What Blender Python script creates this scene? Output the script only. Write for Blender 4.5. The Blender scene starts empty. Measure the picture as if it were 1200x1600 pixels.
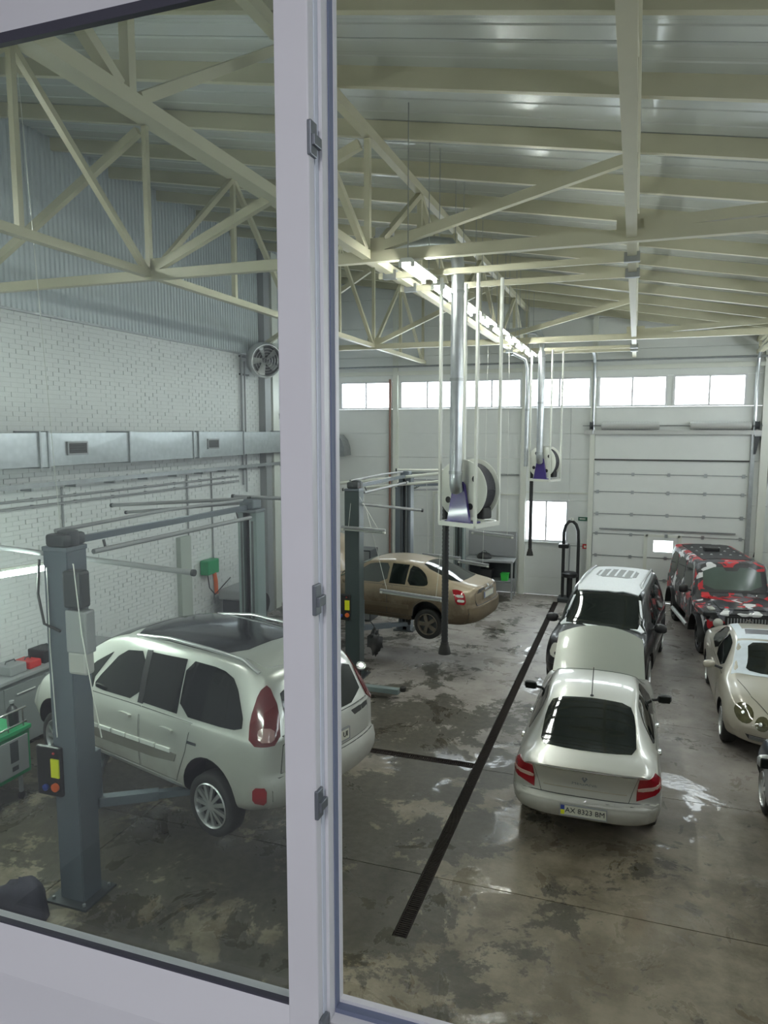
import bpy, bmesh, math, random
import numpy as np
from math import radians, pi, cos, sin, tan
from mathutils import Vector, Matrix
from mathutils.bvhtree import BVHTree
from mathutils.geometry import delaunay_2d_cdt

random.seed(7)
SC = bpy.context.scene
COL = SC.collection

# ------------------------------------------------------------------ camera
CAM_H = 5.0
FPX = 1130.0
YAW, PITCH = radians(19.1), radians(6.45)
cam_data = bpy.data.cameras.new('camera')
cam_data.sensor_fit = 'VERTICAL'
cam_data.sensor_height = 36.0
cam_data.lens = FPX / 1600.0 * 36.0
cam_data.clip_start = 0.05
cam_data.clip_end = 300
cam = bpy.data.objects.new('camera', cam_data)
COL.objects.link(cam)
_f = Vector((-sin(YAW) * cos(PITCH), cos(YAW) * cos(PITCH), -sin(PITCH)))
_r = Vector((cos(YAW), sin(YAW), 0))
_u = _r.cross(_f)
cam.matrix_world = Matrix(((_r.x, _u.x, -_f.x, 0), (_r.y, _u.y, -_f.y, 0), (_r.z, _u.z, -_f.z, CAM_H), (0, 0, 0, 1)))
SC.camera = cam

# ------------------------------------------------------------------ world, exposure
SC.view_settings.view_transform = 'Standard'
SC.view_settings.look = 'None'
SC.view_settings.exposure = 0.4
SC.view_settings.gamma = 1.0
SC.view_settings.use_curve_mapping = False
SC.cycles.use_denoising = True
SC.cycles.max_bounces = 8
SC.cycles.diffuse_bounces = 4
SC.cycles.glossy_bounces = 4
SC.cycles.transparent_max_bounces = 12
SC.cycles.caustics_reflective = False
SC.cycles.caustics_refractive = False
SC.cycles.sample_clamp_indirect = 6.0
world = bpy.data.worlds.new('overcast_sky')
world.use_nodes = True
SC.world = world
bg = world.node_tree.nodes['Background']
bg.inputs[0].default_value = (0.90, 0.96, 1.0, 1)
bg.inputs[1].default_value = 9.0
TUBE_POWER = 128.0       # radiance of the hall's fluorescent tubes
OFFICE_POWER = 3.5      # added unseen lamp in the office, lights the near window frame

# hall dimensions
XL, XR, YF, YN = -9.6, 5.4, 22.1, 1.0
def roof_z(x): return 8.05 - 0.175 * x      # underside of the purlins

def area_light(name, loc, rot, sx, sy, power, color=(1, 1, 1), portal=False):
    l = bpy.data.lights.new(name, 'AREA')
    l.shape = 'RECTANGLE'; l.size = sx; l.size_y = sy; l.energy = power; l.color = color
    if portal: l.cycles.is_portal = True
    o = bpy.data.objects.new(name, l); COL.objects.link(o)
    o.location = loc; o.rotation_euler = rot
    return o
# daylight portals just inside the window bands (guide the sky's light, give off none)
area_light('sky_portal_back', (-3.2, YF - 0.02, 6.1), (-pi/2, 0, 0), 12.2, 1.0, 1, portal=True)
area_light('sky_portal_right', (XR - 0.02, 11.5, 5.45), (0, pi/2, 0), 0.6, 20.0, 1, portal=True)

# ------------------------------------------------------------------ materials
def _nt(name):
    m = bpy.data.materials.new(name); m.use_nodes = True
    nt = m.node_tree
    return m, nt, nt.nodes['Principled BSDF']
def setp(b, **k):
    for n, v in k.items():
        n = n.replace('_', ' ')
        if n in b.inputs: b.inputs[n].default_value = v
def rgb(c): return (c[0], c[1], c[2], 1)
MATS = {}
def mat(name, color, rough=0.5, metal=0.0, spec=0.5, coat=0.0, var=0.0, scale=4.0, bump=0.0, bscale=60.0, emit=None, es=0.0):
    """plain painted/metal/plastic surface with a little procedural variation"""
    if name in MATS: return MATS[name]
    m, nt, b = _nt(name)
    setp(b, Roughness=rough, Metallic=metal, Specular_IOR_Level=spec, Coat_Weight=coat, Coat_Roughness=0.08)
    tc = nt.nodes.new('ShaderNodeTexCoord')
    nz = nt.nodes.new('ShaderNodeTexNoise'); nz.inputs['Scale'].default_value = scale; nz.inputs['Detail'].default_value = 5
    nt.links.new(tc.outputs['Object'], nz.inputs['Vector'])
    mx = nt.nodes.new('ShaderNodeMix'); mx.data_type = 'RGBA'
    v = max(var, 0.03)
    mx.inputs[6].default_value = rgb([c * (1 - v) for c in color]); mx.inputs[7].default_value = rgb([min(1, c * (1 + v)) for c in color])
    nt.links.new(nz.outputs[0], mx.inputs[0])
    nt.links.new(mx.outputs[2], b.inputs['Base Color'])
    if bump:
        n2 = nt.nodes.new('ShaderNodeTexNoise'); n2.inputs['Scale'].default_value = bscale
        nt.links.new(tc.outputs['Object'], n2.inputs['Vector'])
        bp = nt.nodes.new('ShaderNodeBump'); bp.inputs['Strength'].default_value = bump; bp.inputs['Distance'].default_value = 0.01
        nt.links.new(n2.outputs[0], bp.inputs['Height']); nt.links.new(bp.outputs[0], b.inputs['Normal'])
    if emit:
        b.inputs['Emission Color'].default_value = rgb(emit); b.inputs['Emission Strength'].default_value = es
    MATS[name] = m
    return m

def paint(name, color, dirt=(0.16, 0.12, 0.085), dirt_z=(0.25, 0.9), dirt_amt=0.8, all_over=0.0, metal=0.45, rough=0.32, coat=0.8):
    """car paint with road dirt that thins out upwards and is broken up by noise"""
    m, nt, b = _nt(name)
    N = nt.nodes.new; L = nt.links.new
    tc = N('ShaderNodeTexCoord'); sep = N('ShaderNodeSeparateXYZ'); L(tc.outputs['Object'], sep.inputs[0])
    mr = N('ShaderNodeMapRange'); mr.inputs[1].default_value = dirt_z[1]; mr.inputs[2].default_value = dirt_z[0]
    L(sep.outputs[2], mr.inputs[0])
    nz = N('ShaderNodeTexNoise'); nz.inputs['Scale'].default_value = 3.5; nz.inputs['Detail'].default_value = 8; nz.inputs['Roughness'].default_value = 0.65
    L(tc.outputs['Object'], nz.inputs['Vector'])
    ad = N('ShaderNodeMath'); ad.operation = 'ADD'; L(mr.outputs[0], ad.inputs[0]); ad.inputs[1].default_value = all_over
    mu = N('ShaderNodeMath'); mu.operation = 'MULTIPLY'; L(ad.outputs[0], mu.inputs[0]); L(nz.outputs[0], mu.inputs[1])
    m2 = N('ShaderNodeMath'); m2.operation = 'MULTIPLY'; m2.use_clamp = True; L(mu.outputs[0], m2.inputs[0]); m2.inputs[1].default_value = dirt_amt * 1.7
    mx = N('ShaderNodeMix'); mx.data_type = 'RGBA'; L(m2.outputs[0], mx.inputs[0])
    mx.inputs[6].default_value = rgb(color); mx.inputs[7].default_value = rgb(dirt); L(mx.outputs[2], b.inputs['Base Color'])
    r = N('ShaderNodeMapRange'); r.inputs[3].default_value = rough; r.inputs[4].default_value = 0.85; L(m2.outputs[0], r.inputs[0]); L(r.outputs[0], b.inputs['Roughness'])
    mt = N('ShaderNodeMapRange'); mt.inputs[3].default_value = metal; mt.inputs[4].default_value = 0.0; L(m2.outputs[0], mt.inputs[0]); L(mt.outputs[0], b.inputs['Metallic'])
    c = N('ShaderNodeMapRange'); c.inputs[3].default_value = coat; c.inputs[4].default_value = 0.0; L(m2.outputs[0], c.inputs[0]); L(c.outputs[0], b.inputs['Coat Weight'])
    b.inputs['Coat Roughness'].default_value = 0.07
    return m

def camo(name):
    m, nt, b = _nt(name)
    N = nt.nodes.new; L = nt.links.new
    tc = N('ShaderNodeTexCoord')
    mp = N('ShaderNodeMapping'); mp.inputs['Scale'].default_value = (1.5, 1.1, 2.0); L(tc.outputs['Object'], mp.inputs[0])
    def layer(seed, scale, thr):
        nz = N('ShaderNodeTexNoise'); nz.noise_dimensions = '4D'; nz.inputs['W'].default_value = seed
        nz.inputs['Scale'].default_value = scale; nz.inputs['Detail'].default_value = 1.5; nz.inputs['Distortion'].default_value = 0.6
        L(mp.outputs[0], nz.inputs['Vector'])
        g = N('ShaderNodeMath'); g.operation = 'GREATER_THAN'; g.inputs[1].default_value = thr; L(nz.outputs[0], g.inputs[0])
        return g.outputs[0]
    cur = None
    base = (0.02, 0.02, 0.025)
    for seed, sc, thr, col in ((1.3, 2.2, 0.535, (0.55, 0.02, 0.03)), (8.1, 2.6, 0.57, (0.13, 0.13, 0.15)), (4.4, 2.4, 0.555, (0.015, 0.015, 0.018)), (15.2, 2.2, 0.615, (0.75, 0.75, 0.76))):
        f = layer(seed, sc, thr)
        mx = N('ShaderNodeMix'); mx.data_type = 'RGBA'; L(f, mx.inputs[0])
        if cur is None: mx.inputs[6].default_value = rgb(base)
        else: L(cur, mx.inputs[6])
        mx.inputs[7].default_value = rgb(col); cur = mx.outputs[2]
    L(cur, b.inputs['Base Color'])
    setp(b, Roughness=0.45, Coat_Weight=0.2)
    return m

def floor_material():
    """worn, half-wet concrete: dry pale patches, dark damp stains, glossy puddles"""
    m, nt, b = _nt('wet_concrete')
    N = nt.nodes.new; L = nt.links.new
    g = N('ShaderNodeNewGeometry')
    def noise(scale, detail=6, rough=0.6, dist=0.0, vec=None):
        n = N('ShaderNodeTexNoise'); n.inputs['Scale'].default_value = scale; n.inputs['Detail'].default_value = detail
        n.inputs['Roughness'].default_value = rough; n.inputs['Distortion'].default_value = dist
        L(vec or g.outputs['Position'], n.inputs['Vector']); return n.outputs[0]
    def ramp(inp, a, bb):
        r = N('ShaderNodeMapRange'); r.interpolation_type = 'SMOOTHSTEP'; r.inputs[1].default_value = a; r.inputs[2].default_value = bb; L(inp, r.inputs[0]); return r.outputs[0]
    def mixc(f, c1, c2):
        x = N('ShaderNodeMix'); x.data_type = 'RGBA'; L(f, x.inputs[0])
        for i, c in ((6, c1), (7, c2)):
            if isinstance(c, tuple): x.inputs[i].default_value = rgb(c)
            else: L(c, x.inputs[i])
        return x.outputs[2]
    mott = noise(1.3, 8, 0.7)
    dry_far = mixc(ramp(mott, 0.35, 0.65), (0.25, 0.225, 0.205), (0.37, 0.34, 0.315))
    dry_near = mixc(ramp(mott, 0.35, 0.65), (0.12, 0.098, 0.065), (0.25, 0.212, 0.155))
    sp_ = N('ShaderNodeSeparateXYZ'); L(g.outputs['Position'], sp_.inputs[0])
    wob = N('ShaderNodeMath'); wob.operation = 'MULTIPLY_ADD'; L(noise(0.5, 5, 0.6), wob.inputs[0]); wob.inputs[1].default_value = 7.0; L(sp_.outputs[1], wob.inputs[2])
    dry = mixc(ramp(wob.outputs[0], 11.0, 16.5), dry_near, dry_far)     # browner and darker towards the near end
    # region mask: wetter along the drain (x about -2) and under the lift bays
    sep = N('ShaderNodeSeparateXYZ'); L(g.outputs['Position'], sep.inputs[0])
    reg = N('ShaderNodeMapRange'); reg.interpolation_type = 'SMOOTHSTEP'
    reg.inputs[1].default_value = 0.6; reg.inputs[2].default_value = -3.2; reg.inputs[3].default_value = -0.05; reg.inputs[4].default_value = 0.11
    L(sep.outputs[0], reg.inputs[0])
    far = N('ShaderNodeMapRange'); far.interpolation_type = 'SMOOTHSTEP'
    far.inputs[1].default_value = 11.5; far.inputs[2].default_value = 14.0; far.inputs[3].default_value = 0.0; far.inputs[4].default_value = -0.11
    L(sep.outputs[1], far.inputs[0])
    st = noise(0.95, 10, 0.72, 0.3)
    a1 = N('ShaderNodeMath'); a1.operation = 'ADD'; L(st, a1.inputs[0]); L(reg.outputs[0], a1.inputs[1])
    a2 = N('ShaderNodeMath'); a2.operation = 'ADD'; L(a1.outputs[0], a2.inputs[0]); L(far.outputs[0], a2.inputs[1])
    damp = ramp(a2.outputs[0], 0.525, 0.565)
    fine = noise(9, 6, 0.7)
    dark = mixc(ramp(fine, 0.3, 0.7), (0.036, 0.034, 0.024), (0.075, 0.066, 0.05))
    dm = N('ShaderNodeMath'); dm.operation = 'MULTIPLY'; L(damp, dm.inputs[0]); dm.inputs[1].default_value = 0.9
    col = mixc(dm.outputs[0], dry, dark)
    # small dark drips and footprints
    sp = ramp(noise(3.4, 4, 0.5, 0.8), 0.63, 0.67)
    sm = N('ShaderNodeMath'); sm.operation = 'MULTIPLY'; L(sp, sm.inputs[0]); sm.inputs[1].default_value = 0.55
    col = mixc(sm.outputs[0], col, (0.06, 0.05, 0.04))
    L(col, b.inputs['Base Color'])
    pud = ramp(noise(1.1, 8, 0.68, 0.6), 0.535, 0.585)
    rr = N('ShaderNodeMapRange'); rr.inputs[3].default_value = 0.48; rr.inputs[4].default_value = 0.12; L(pud, rr.inputs[0])
    L(rr.outputs[0], b.inputs['Roughness'])
    sp2 = N('ShaderNodeMapRange'); sp2.inputs[3].default_value = 0.35; sp2.inputs[4].default_value = 0.75; L(pud, sp2.inputs[0]); L(sp2.outputs[0], b.inputs['Specular IOR Level'])
    bp = N('ShaderNodeBump'); bp.inputs['Strength'].default_value = 0.12; bp.inputs['Distance'].default_value = 0.02
    L(noise(14, 5, 0.6), bp.inputs['Height']); L(bp.outputs[0], b.inputs['Normal'])
    return m

def pane_material(name, tint=(0.97, 1.0, 0.98), haze=0.0, gloss=0.06):
    m, nt, b = _nt(name)
    N = nt.nodes.new; L = nt.links.new
    nt.nodes.remove(b)
    out = [n for n in nt.nodes if n.type == 'OUTPUT_MATERIAL'][0]
    tr = N('ShaderNodeBsdfTransparent'); tr.inputs[0].default_value = rgb(tint)
    gl = N('ShaderNodeBsdfGlossy'); gl.inputs['Roughness'].default_value = 0.02
    mx = N('ShaderNodeMixShader'); mx.inputs[0].default_value = gloss
    L(tr.outputs[0], mx.inputs[1]); L(gl.outputs[0], mx.inputs[2])
    last = mx.outputs[0]
    if haze:
        df = N('ShaderNodeBsdfDiffuse'); df.inputs[0].default_value = (0.8, 0.85, 0.9, 1)
        nz = N('ShaderNodeTexNoise'); nz.inputs['Scale'].default_value = 5; nz.inputs['Detail'].default_value = 3
        tc = N('ShaderNodeTexCoord'); L(tc.outputs['Object'], nz.inputs['Vector'])
        mr = N('ShaderNodeMapRange'); mr.inputs[3].default_value = haze * 0.6; mr.inputs[4].default_value = haze * 1.4; L(nz.outputs[0], mr.inputs[0])
        m2 = N('ShaderNodeMixShader'); L(mr.outputs[0], m2.inputs[0]); L(last, m2.inputs[1]); L(df.outputs[0], m2.inputs[2]); last = m2.outputs[0]
    L(last, out.inputs[0])
    return m

def galvanised(name, base=(0.55, 0.58, 0.6), rough=0.28):
    m, nt, b = _nt(name)
    N = nt.nodes.new; L = nt.links.new
    tc = N('ShaderNodeTexCoord'); v = N('ShaderNodeTexVoronoi'); v.inputs['Scale'].default_value = 9; L(tc.outputs['Object'], v.inputs['Vector'])
    mx = N('ShaderNodeMix'); mx.data_type = 'RGBA'; L(v.outputs[0], mx.inputs[0])
    mx.inputs[6].default_value = rgb(base); mx.inputs[7].default_value = rgb([c * 0.82 for c in base]); L(mx.outputs[2], b.inputs['Base Color'])
    setp(b, Metallic=0.85, Roughness=rough)
    return m

def emission(name, color, strength):
    m, nt, b = _nt(name)
    setp(b, Base_Color=rgb((0.9, 0.9, 0.9)), Emission_Color=rgb(color), Emission_Strength=strength)
    return m

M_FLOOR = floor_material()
M_CREAM = mat('cream_steel_paint', (0.55, 0.53, 0.39), 0.42, var=0.06)
M_PANEL = mat('white_sandwich_panel', (0.76, 0.785, 0.77), 0.30, spec=0.6, var=0.03)
M_ROOF = mat('roof_sheet', (0.60, 0.635, 0.615), 0.2, spec=0.9, metal=0.15, var=0.04, scale=1.5)
M_SEAM = mat('dark_seam', (0.05, 0.05, 0.05), 0.7)
M_BRICK = mat('white_painted_brick', (0.70, 0.72, 0.725), 0.7, var=0.05, scale=3, bump=0.25, bscale=40)
M_MORTAR = mat('grey_mortar', (0.50, 0.51, 0.49), 0.9)
M_CLAD = mat('ribbed_cladding', (0.56, 0.61, 0.64), 0.35, var=0.04)
M_GALV = galvanised('galvanised_sheet')
M_GALVD = galvanised('dull_galvanised', (0.42, 0.44, 0.45), 0.4)
M_PVC = mat('white_pvc', (0.73, 0.735, 0.755), 0.35, spec=0.45)
M_PVCIN = mat('pvc_rebate', (0.66, 0.71, 0.78), 0.4)
M_SEAL = mat('blue_grey_seal', (0.16, 0.19, 0.28), 0.6)
M_GASKET = mat('dark_gasket', (0.05, 0.05, 0.07), 0.6)
M_HARDW = mat('grey_hardware', (0.20, 0.22, 0.24), 0.4, metal=0.6)
M_PANE_NEAR = pane_material('hazy_pane', (0.90, 0.925, 0.915), 0.012, 0.04)
M_PANE = pane_material('clear_pane', (0.98, 1, 1), 0.0, 0.05)
M_PLASTER = mat('office_plaster', (0.7, 0.7, 0.72), 0.8)
M_LIFT = mat('grey_blue_steel', (0.12, 0.142, 0.165), 0.4, coat=0.2, var=0.1)
M_LIFTG = mat('grey_green_steel', (0.20, 0.25, 0.25), 0.42, var=0.1)
M_LIFTD = mat('dark_steel', (0.045, 0.05, 0.055), 0.45)
M_BLACK = mat('black_plastic', (0.018, 0.018, 0.02), 0.45)
M_RUBBER = mat('tyre_rubber', (0.022, 0.021, 0.02), 0.75, var=0.2)
M_ALLOY = mat('alloy_wheel', (0.55, 0.56, 0.56), 0.3, metal=0.7)
M_DALLOY = mat('dirty_wheel', (0.14, 0.12, 0.095), 0.6, metal=0.3, var=0.2)
M_WHITE = mat('white_enamel', (0.72, 0.74, 0.68), 0.35, var=0.03)
M_VIOLET = mat('violet_enamel', (0.055, 0.035, 0.20), 0.35, coat=0.3)
M_YELLOW = mat('yellow_label', (0.75, 0.78, 0.02), 0.5)
M_ORANGE = mat('orange_knob', (0.7, 0.13, 0.03), 0.4)
M_BLUE = mat('blue_knob', (0.03, 0.06, 0.30), 0.4)
M_RED = mat('red_enamel', (0.55, 0.03, 0.03), 0.4)
M_GREEN = mat('green_enamel', (0.02, 0.30, 0.12), 0.4, var=0.1)
M_BRIGHTG = mat('bright_green', (0.05, 0.55, 0.08), 0.5)
M_GREYP = mat('grey_panel', (0.30, 0.31, 0.32), 0.5, var=0.06)
M_BENCH = mat('bench_grey', (0.22, 0.235, 0.24), 0.5, var=0.1)
M_CHROME = mat('chrome', (0.8, 0.8, 0.8), 0.12, metal=1.0)
M_GLASSD = mat('dark_car_glass', (0.008, 0.011, 0.010), 0.05, spec=0.4)
M_GLASSG = mat('green_car_glass', (0.085, 0.115, 0.10), 0.08, spec=0.45, var=0.3, scale=2)
M_LAMPR = mat('red_lamp_glass', (0.28, 0.008, 0.015), 0.12, coat=0.6)
M_LAMPDR = mat('dark_red_lamp_glass', (0.13, 0.012, 0.015), 0.12, coat=0.6)
M_LAMPW = mat('clear_lamp_glass', (0.55, 0.55, 0.5), 0.1, coat=0.6)
M_LAMPY = mat('amber_clear_lamp', (0.075, 0.07, 0.035), 0.08, coat=0.3, var=0.5, scale=14)
M_PLATE = mat('licence_plate_white', (0.62, 0.62, 0.52), 0.4)
M_INK = mat('plate_ink', (0.02, 0.02, 0.025), 0.5)
M_SNOW = mat('melting_snow', (0.80, 0.83, 0.86), 0.55, var=0.06, scale=18, bump=0.5, bscale=25)
M_TUBE = emission('fluorescent_tube', (0.95, 1.0, 0.93), TUBE_POWER)
M_TUBE2 = emission('fluorescent_tube_bright', (0.86, 1.0, 0.90), 105.0)
M_LED = emission('work_lamp_light', (1.0, 1.0, 0.85), 25.0)
M_DRAIN = mat('rusty_drain_iron', (0.022, 0.016, 0.014), 0.85, spec=0.2)
M_GLAZE = mat('frosted_tube_off', (0.40, 0.43, 0.40), 0.25)

# ------------------------------------------------------------------ mesh helpers
WLOC = {}
class MB:
    def __init__(s): s.v = []; s.f = []; s.m = []
    def add(s, vs, fs, mi=0):
        o = len(s.v); s.v += [tuple(p) for p in vs]
        for f in fs: s.f.append([i + o for i in f]); s.m.append(mi)
        return s
    def box(s, x0, y0, z0, x1, y1, z1, mi=0):
        v = [(x, y, z) for z in (z0, z1) for y in (y0, y1) for x in (x0, x1)]
        return s.add(v, [(0, 2, 3, 1), (4, 5, 7, 6), (0, 1, 5, 4), (2, 6, 7, 3), (0, 4, 6, 2), (1, 3, 7, 5)], mi)
    def bevbox(s, x0, y0, z0, x1, y1, z1, b, mi=0):
        """box with chamfered edges"""
        bm = bmesh.new(); bmesh.ops.create_cube(bm, size=1)
        for v in bm.verts: v.co = Vector(((x0 + x1) / 2 + v.co.x * (x1 - x0), (y0 + y1) / 2 + v.co.y * (y1 - y0), (z0 + z1) / 2 + v.co.z * (z1 - z0)))
        bmesh.ops.bevel(bm, geom=list(bm.edges), offset=b, segments=2, affect='EDGES', profile=0.5)
        bm.verts.index_update()
        s.add([v.co for v in bm.verts], [[v.index for v in f.verts] for f in bm.faces], mi); bm.free(); return s
    def bar(s, p, q, w, h, up=(0, 0, 1), mi=0):
        """rectangular bar from p to q, w across and h along 'up'"""
        p, q = Vector(p), Vector(q); d = (q - p).normalized(); u = Vector(up)
        if abs(d.dot(u)) > 0.98: u = Vector((0, 1, 0))
        r = d.cross(u).normalized(); u = r.cross(d).normalized()
        v = [e + r * a * w / 2 + u * b * h / 2 for e in (p, q) for a, b in ((-1, -1), (1, -1), (1, 1), (-1, 1))]
        return s.add(v, [(0, 1, 2, 3), (7, 6, 5, 4), (0, 4, 5, 1), (1, 5, 6, 2), (2, 6, 7, 3), (3, 7, 4, 0)], mi)
    def tube(s, pts, r, n=10, cap=True, mi=0):
        pts = [Vector(p) for p in pts]; k = len(pts); rings = []
        rad = r if isinstance(r, (list, tuple)) else [r] * k
        ref = None
        for i, p in enumerate(pts):
            d = (pts[min(i + 1, k - 1)] - pts[max(i - 1, 0)]).normalized()
            if ref is None:
                ref = Vector((0, 0, 1)) if abs(d.z) < 0.9 else Vector((1, 0, 0))
            a = d.cross(ref).normalized(); b = a.cross(d).normalized(); ref = b
            rings.append([p + (a * cos(2 * pi * j / n) + b * sin(2 * pi * j / n)) * rad[i] for j in range(n)])
        v = [q for rg in rings for q in rg]
        f = [(i * n + j, i * n + (j + 1) % n, (i + 1) * n + (j + 1) % n, (i + 1) * n + j) for i in range(k - 1) for j in range(n)]
        if cap: f += [list(range(n))[::-1], list(range((k - 1) * n, k * n))]
        return s.add(v, f, mi)
    def lathe(s, prof, c=(0, 0, 0), axis=(0, 0, 1), n=24, mi=0, cap=True):
        """profile [(r, h)] turned about axis through c"""
        ax = Vector(axis).normalized(); a = ax.cross(Vector((0, 0, 1)) if abs(ax.z) < 0.9 else Vector((1, 0, 0))).normalized(); b = ax.cross(a)
        c = Vector(c)
        v = [c + ax * h + (a * cos(2 * pi * j / n) + b * sin(2 * pi * j / n)) * max(r, 1e-4) for r, h in prof for j in range(n)]
        k = len(prof)
        f = [(i * n + j, i * n + (j + 1) % n, (i + 1) * n + (j + 1) % n, (i + 1) * n + j) for i in range(k - 1) for j in range(n)]
        if cap: f += [list(range(n))[::-1], list(range((k - 1) * n, k * n))]
        return s.add(v, f, mi)
    def prism(s, poly, y0, y1, mi=0, plane='xz'):
        def P(a, b, t): return (a, t, b) if plane == 'xz' else ((t, a, b) if plane == 'yz' else (a, b, t))
        n = len(poly)
        v = [P(a, b, y0) for a, b in poly] + [P(a, b, y1) for a, b in poly]
        f = [list(range(n))[::-1], list(range(n, 2 * n))] + [(i, (i + 1) % n, n + (i + 1) % n, n + i) for i in range(n)]
        return s.add(v, f, mi)
    def build(s, name, m, parent=None, smooth=None, local=False, fixn=True):
        """link as one mesh object; coordinates are world ones unless local"""
        me = bpy.data.meshes.new(name)
        off = Vector((0, 0, 0))
        if parent is not None and not local: off = WLOC.get(parent.name, Vector((0, 0, 0)))
        me.from_pydata([Vector(p) - off for p in s.v], [], s.f)
        ms = m if isinstance(m, (list, tuple)) else [m]
        for q in ms: me.materials.append(q)
        if len(ms) > 1: me.polygons.foreach_set('material_index', s.m)
        if fixn:
            bm = bmesh.new(); bm.from_mesh(me); bmesh.ops.recalc_face_normals(bm, faces=bm.faces); bm.to_mesh(me); bm.free()
        if smooth:
            me.polygons.foreach_set('use_smooth', [True] * len(me.polygons)); me.set_sharp_from_angle(angle=radians(smooth))
        me.update()
        o = bpy.data.objects.new(name, me); COL.objects.link(o)
        if parent is not None:
            o.parent = parent
        WLOC[o.name] = off.copy()
        return o

def thing(name, label, cat, loc=(0, 0, 0), rz=0.0, group=None):
    o = bpy.data.objects.new(name, None); COL.objects.link(o)
    o.empty_display_size = 0.2
    o.location = loc; o.rotation_euler = (0, 0, rz)
    o['label'] = label; o['category'] = cat
    if group: o['group'] = group
    WLOC[o.name] = Vector(loc)
    return o
def tag(o, label=None, cat=None, group=None, kind=None):
    if label: o['label'] = label
    if cat: o['category'] = cat
    if group: o['group'] = group
    if kind: o['kind'] = kind
    return o
def copy_obj(o, parent, loc):
    c = o.copy(); COL.objects.link(c); c.parent = parent; c.location = loc
    return c
def text_geo(txt, size, depth=0.0015):
    cu = bpy.data.curves.new('txt', 'FONT'); cu.body = txt; cu.size = size; cu.align_x = 'CENTER'; cu.align_y = 'CENTER'; cu.extrude = depth; cu.resolution_u = 2
    o = bpy.data.objects.new('txt', cu); COL.objects.link(o)
    dg = bpy.context.evaluated_depsgraph_get(); ev = o.evaluated_get(dg); me = ev.to_mesh()
    v = [tuple(p.co) for p in me.vertices]; f = [list(p.vertices) for p in me.polygons]
    ev.to_mesh_clear(); bpy.data.objects.remove(o); bpy.data.curves.remove(cu)
    return v, f
# ================================================================== THE SETTING
def struct(name, mb, m, **k):
    o = mb.build(name, m, **k); o['kind'] = 'structure'; return o
def struct_empty(name, loc=(0, 0, 0)):
    o = bpy.data.objects.new(name, None); COL.objects.link(o); o.location = loc; o['kind'] = 'structure'; WLOC[o.name] = Vector(loc); return o

# ---- floor: concrete slabs over a dark bed, with a drain channel let in
floor = struct('floor', MB().box(XL - .3, YN - .2, -0.30, XR + .3, YF + .3, -0.05), M_SEAM)
DX0, DX1, DY0, DY1 = -2.11, -1.97, 6.35, 21.3
CY0, CY1 = 10.14, 10.30
G = 0.006
def slab(x0, y0, x1, y1):
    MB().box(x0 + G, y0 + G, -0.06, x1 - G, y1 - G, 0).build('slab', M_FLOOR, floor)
ys = [YN, 2.0, 4.7, 7.4, CY0, 12.8, 15.5, 18.2, 20.9, YF]
for a, b in zip(ys[:-1], ys[1:]):
    for x0, x1 in ((XL, -5.9), (-5.9, DX0), (DX1, 2.2), (2.2, XR)):
        y0 = CY1 if (a == CY0 and x1 <= DX0) else a
        slab(x0, y0, x1, b)
slab(DX0 - G * 2, YN, DX1 + G * 2, DY0); slab(DX0 - G * 2, DY1, DX1 + G * 2, YF)
slab(XL, CY0 - G * 2, -6.4, CY1 + G * 2)
gm = MB()
gm.box(-.07, 0, -.045, -.058, .498, -.004); gm.box(.058, 0, -.045, .07, .498, -.004)
for i in range(16): gm.box(-.06, .006 + i * .031, -.03, .06, .024 + i * .031, -.010)
g0 = gm.build('drain_grate', M_DRAIN, floor, local=True); g0.location = ((DX0 + DX1) / 2, DY0, 0)
for i in range(1, 30): copy_obj(g0, floor, ((DX0 + DX1) / 2, DY0 + i * .5, 0))
for i in range(8):
    c = copy_obj(g0, floor, (DX0 - i * .5, (CY0 + CY1) / 2, 0)); c.rotation_euler = (0, 0, pi / 2)

# ---- left wall: painted brick, ribbed cladding above
wall_left = struct('wall_left', MB().box(XL - .3, YN, 0, XL - .012, YF, 6.95), M_MORTAR)
BH = 6.93
bm_ = MB().box(-.06, -.125, -.0370, 0, .125, .0370)
b0 = bm_.build('brick', M_BRICK, wall_left, local=True)
mass = MB(); first = True; rnd = random.Random(3)
row = 0; z = .04
while z < BH:
    y = 8.2 + (row % 2) * .131
    while y < 22.0:
        px = XL + rnd.uniform(-.003, .004); yy = y + rnd.uniform(-.004, .004)
        near = 5.05 < z < 6.93 and 8.85 < y < 12.0
        if near:
            if first: b0.location = (px, yy, z); first = False
            else:
                c = copy_obj(b0, wall_left, (px, yy, z)); c.scale = (1, rnd.choice((1.048, 1.048, 1.03, 1.0, .96)), 1)
        else:
            hl = .131 - rnd.choice((0, 0, 0, .004, .006, .010, .014))
            mass.box(px - .05, yy - hl, z - .037, px, yy + hl, z + .037)
        y += .262
    row += 1; z += .078
o = mass.build('brick_courses', M_BRICK, wall_left, fixn=False); o['kind'] = 'stuff'
# ribbed cladding
prof = []; y = YN
while y < YF:
    prof += [(0, y), (0, y + .05), (.03, y + .065), (.03, y + .095)]; y += .11
zt = roof_z(XL) + .2
v = [(XL + .02 + a, b, 6.95) for a, b in prof] + [(XL + .02 + a, b, zt) for a, b in prof]
n = len(prof)
MB().add(v, [(i, i + 1, n + i + 1, n + i) for i in range(n - 1)]).build('ribbed_cladding', M_CLAD, wall_left, fixn=False)
MB().box(XL - .3, YN, 6.95, XL - .02, YF, zt).build('cladding_backing', M_CLAD, wall_left)
MB().box(XL - .01, YN, 6.92, XL + .06, YF, 6.96).build('ledge', M_GALVD, wall_left)

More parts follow.
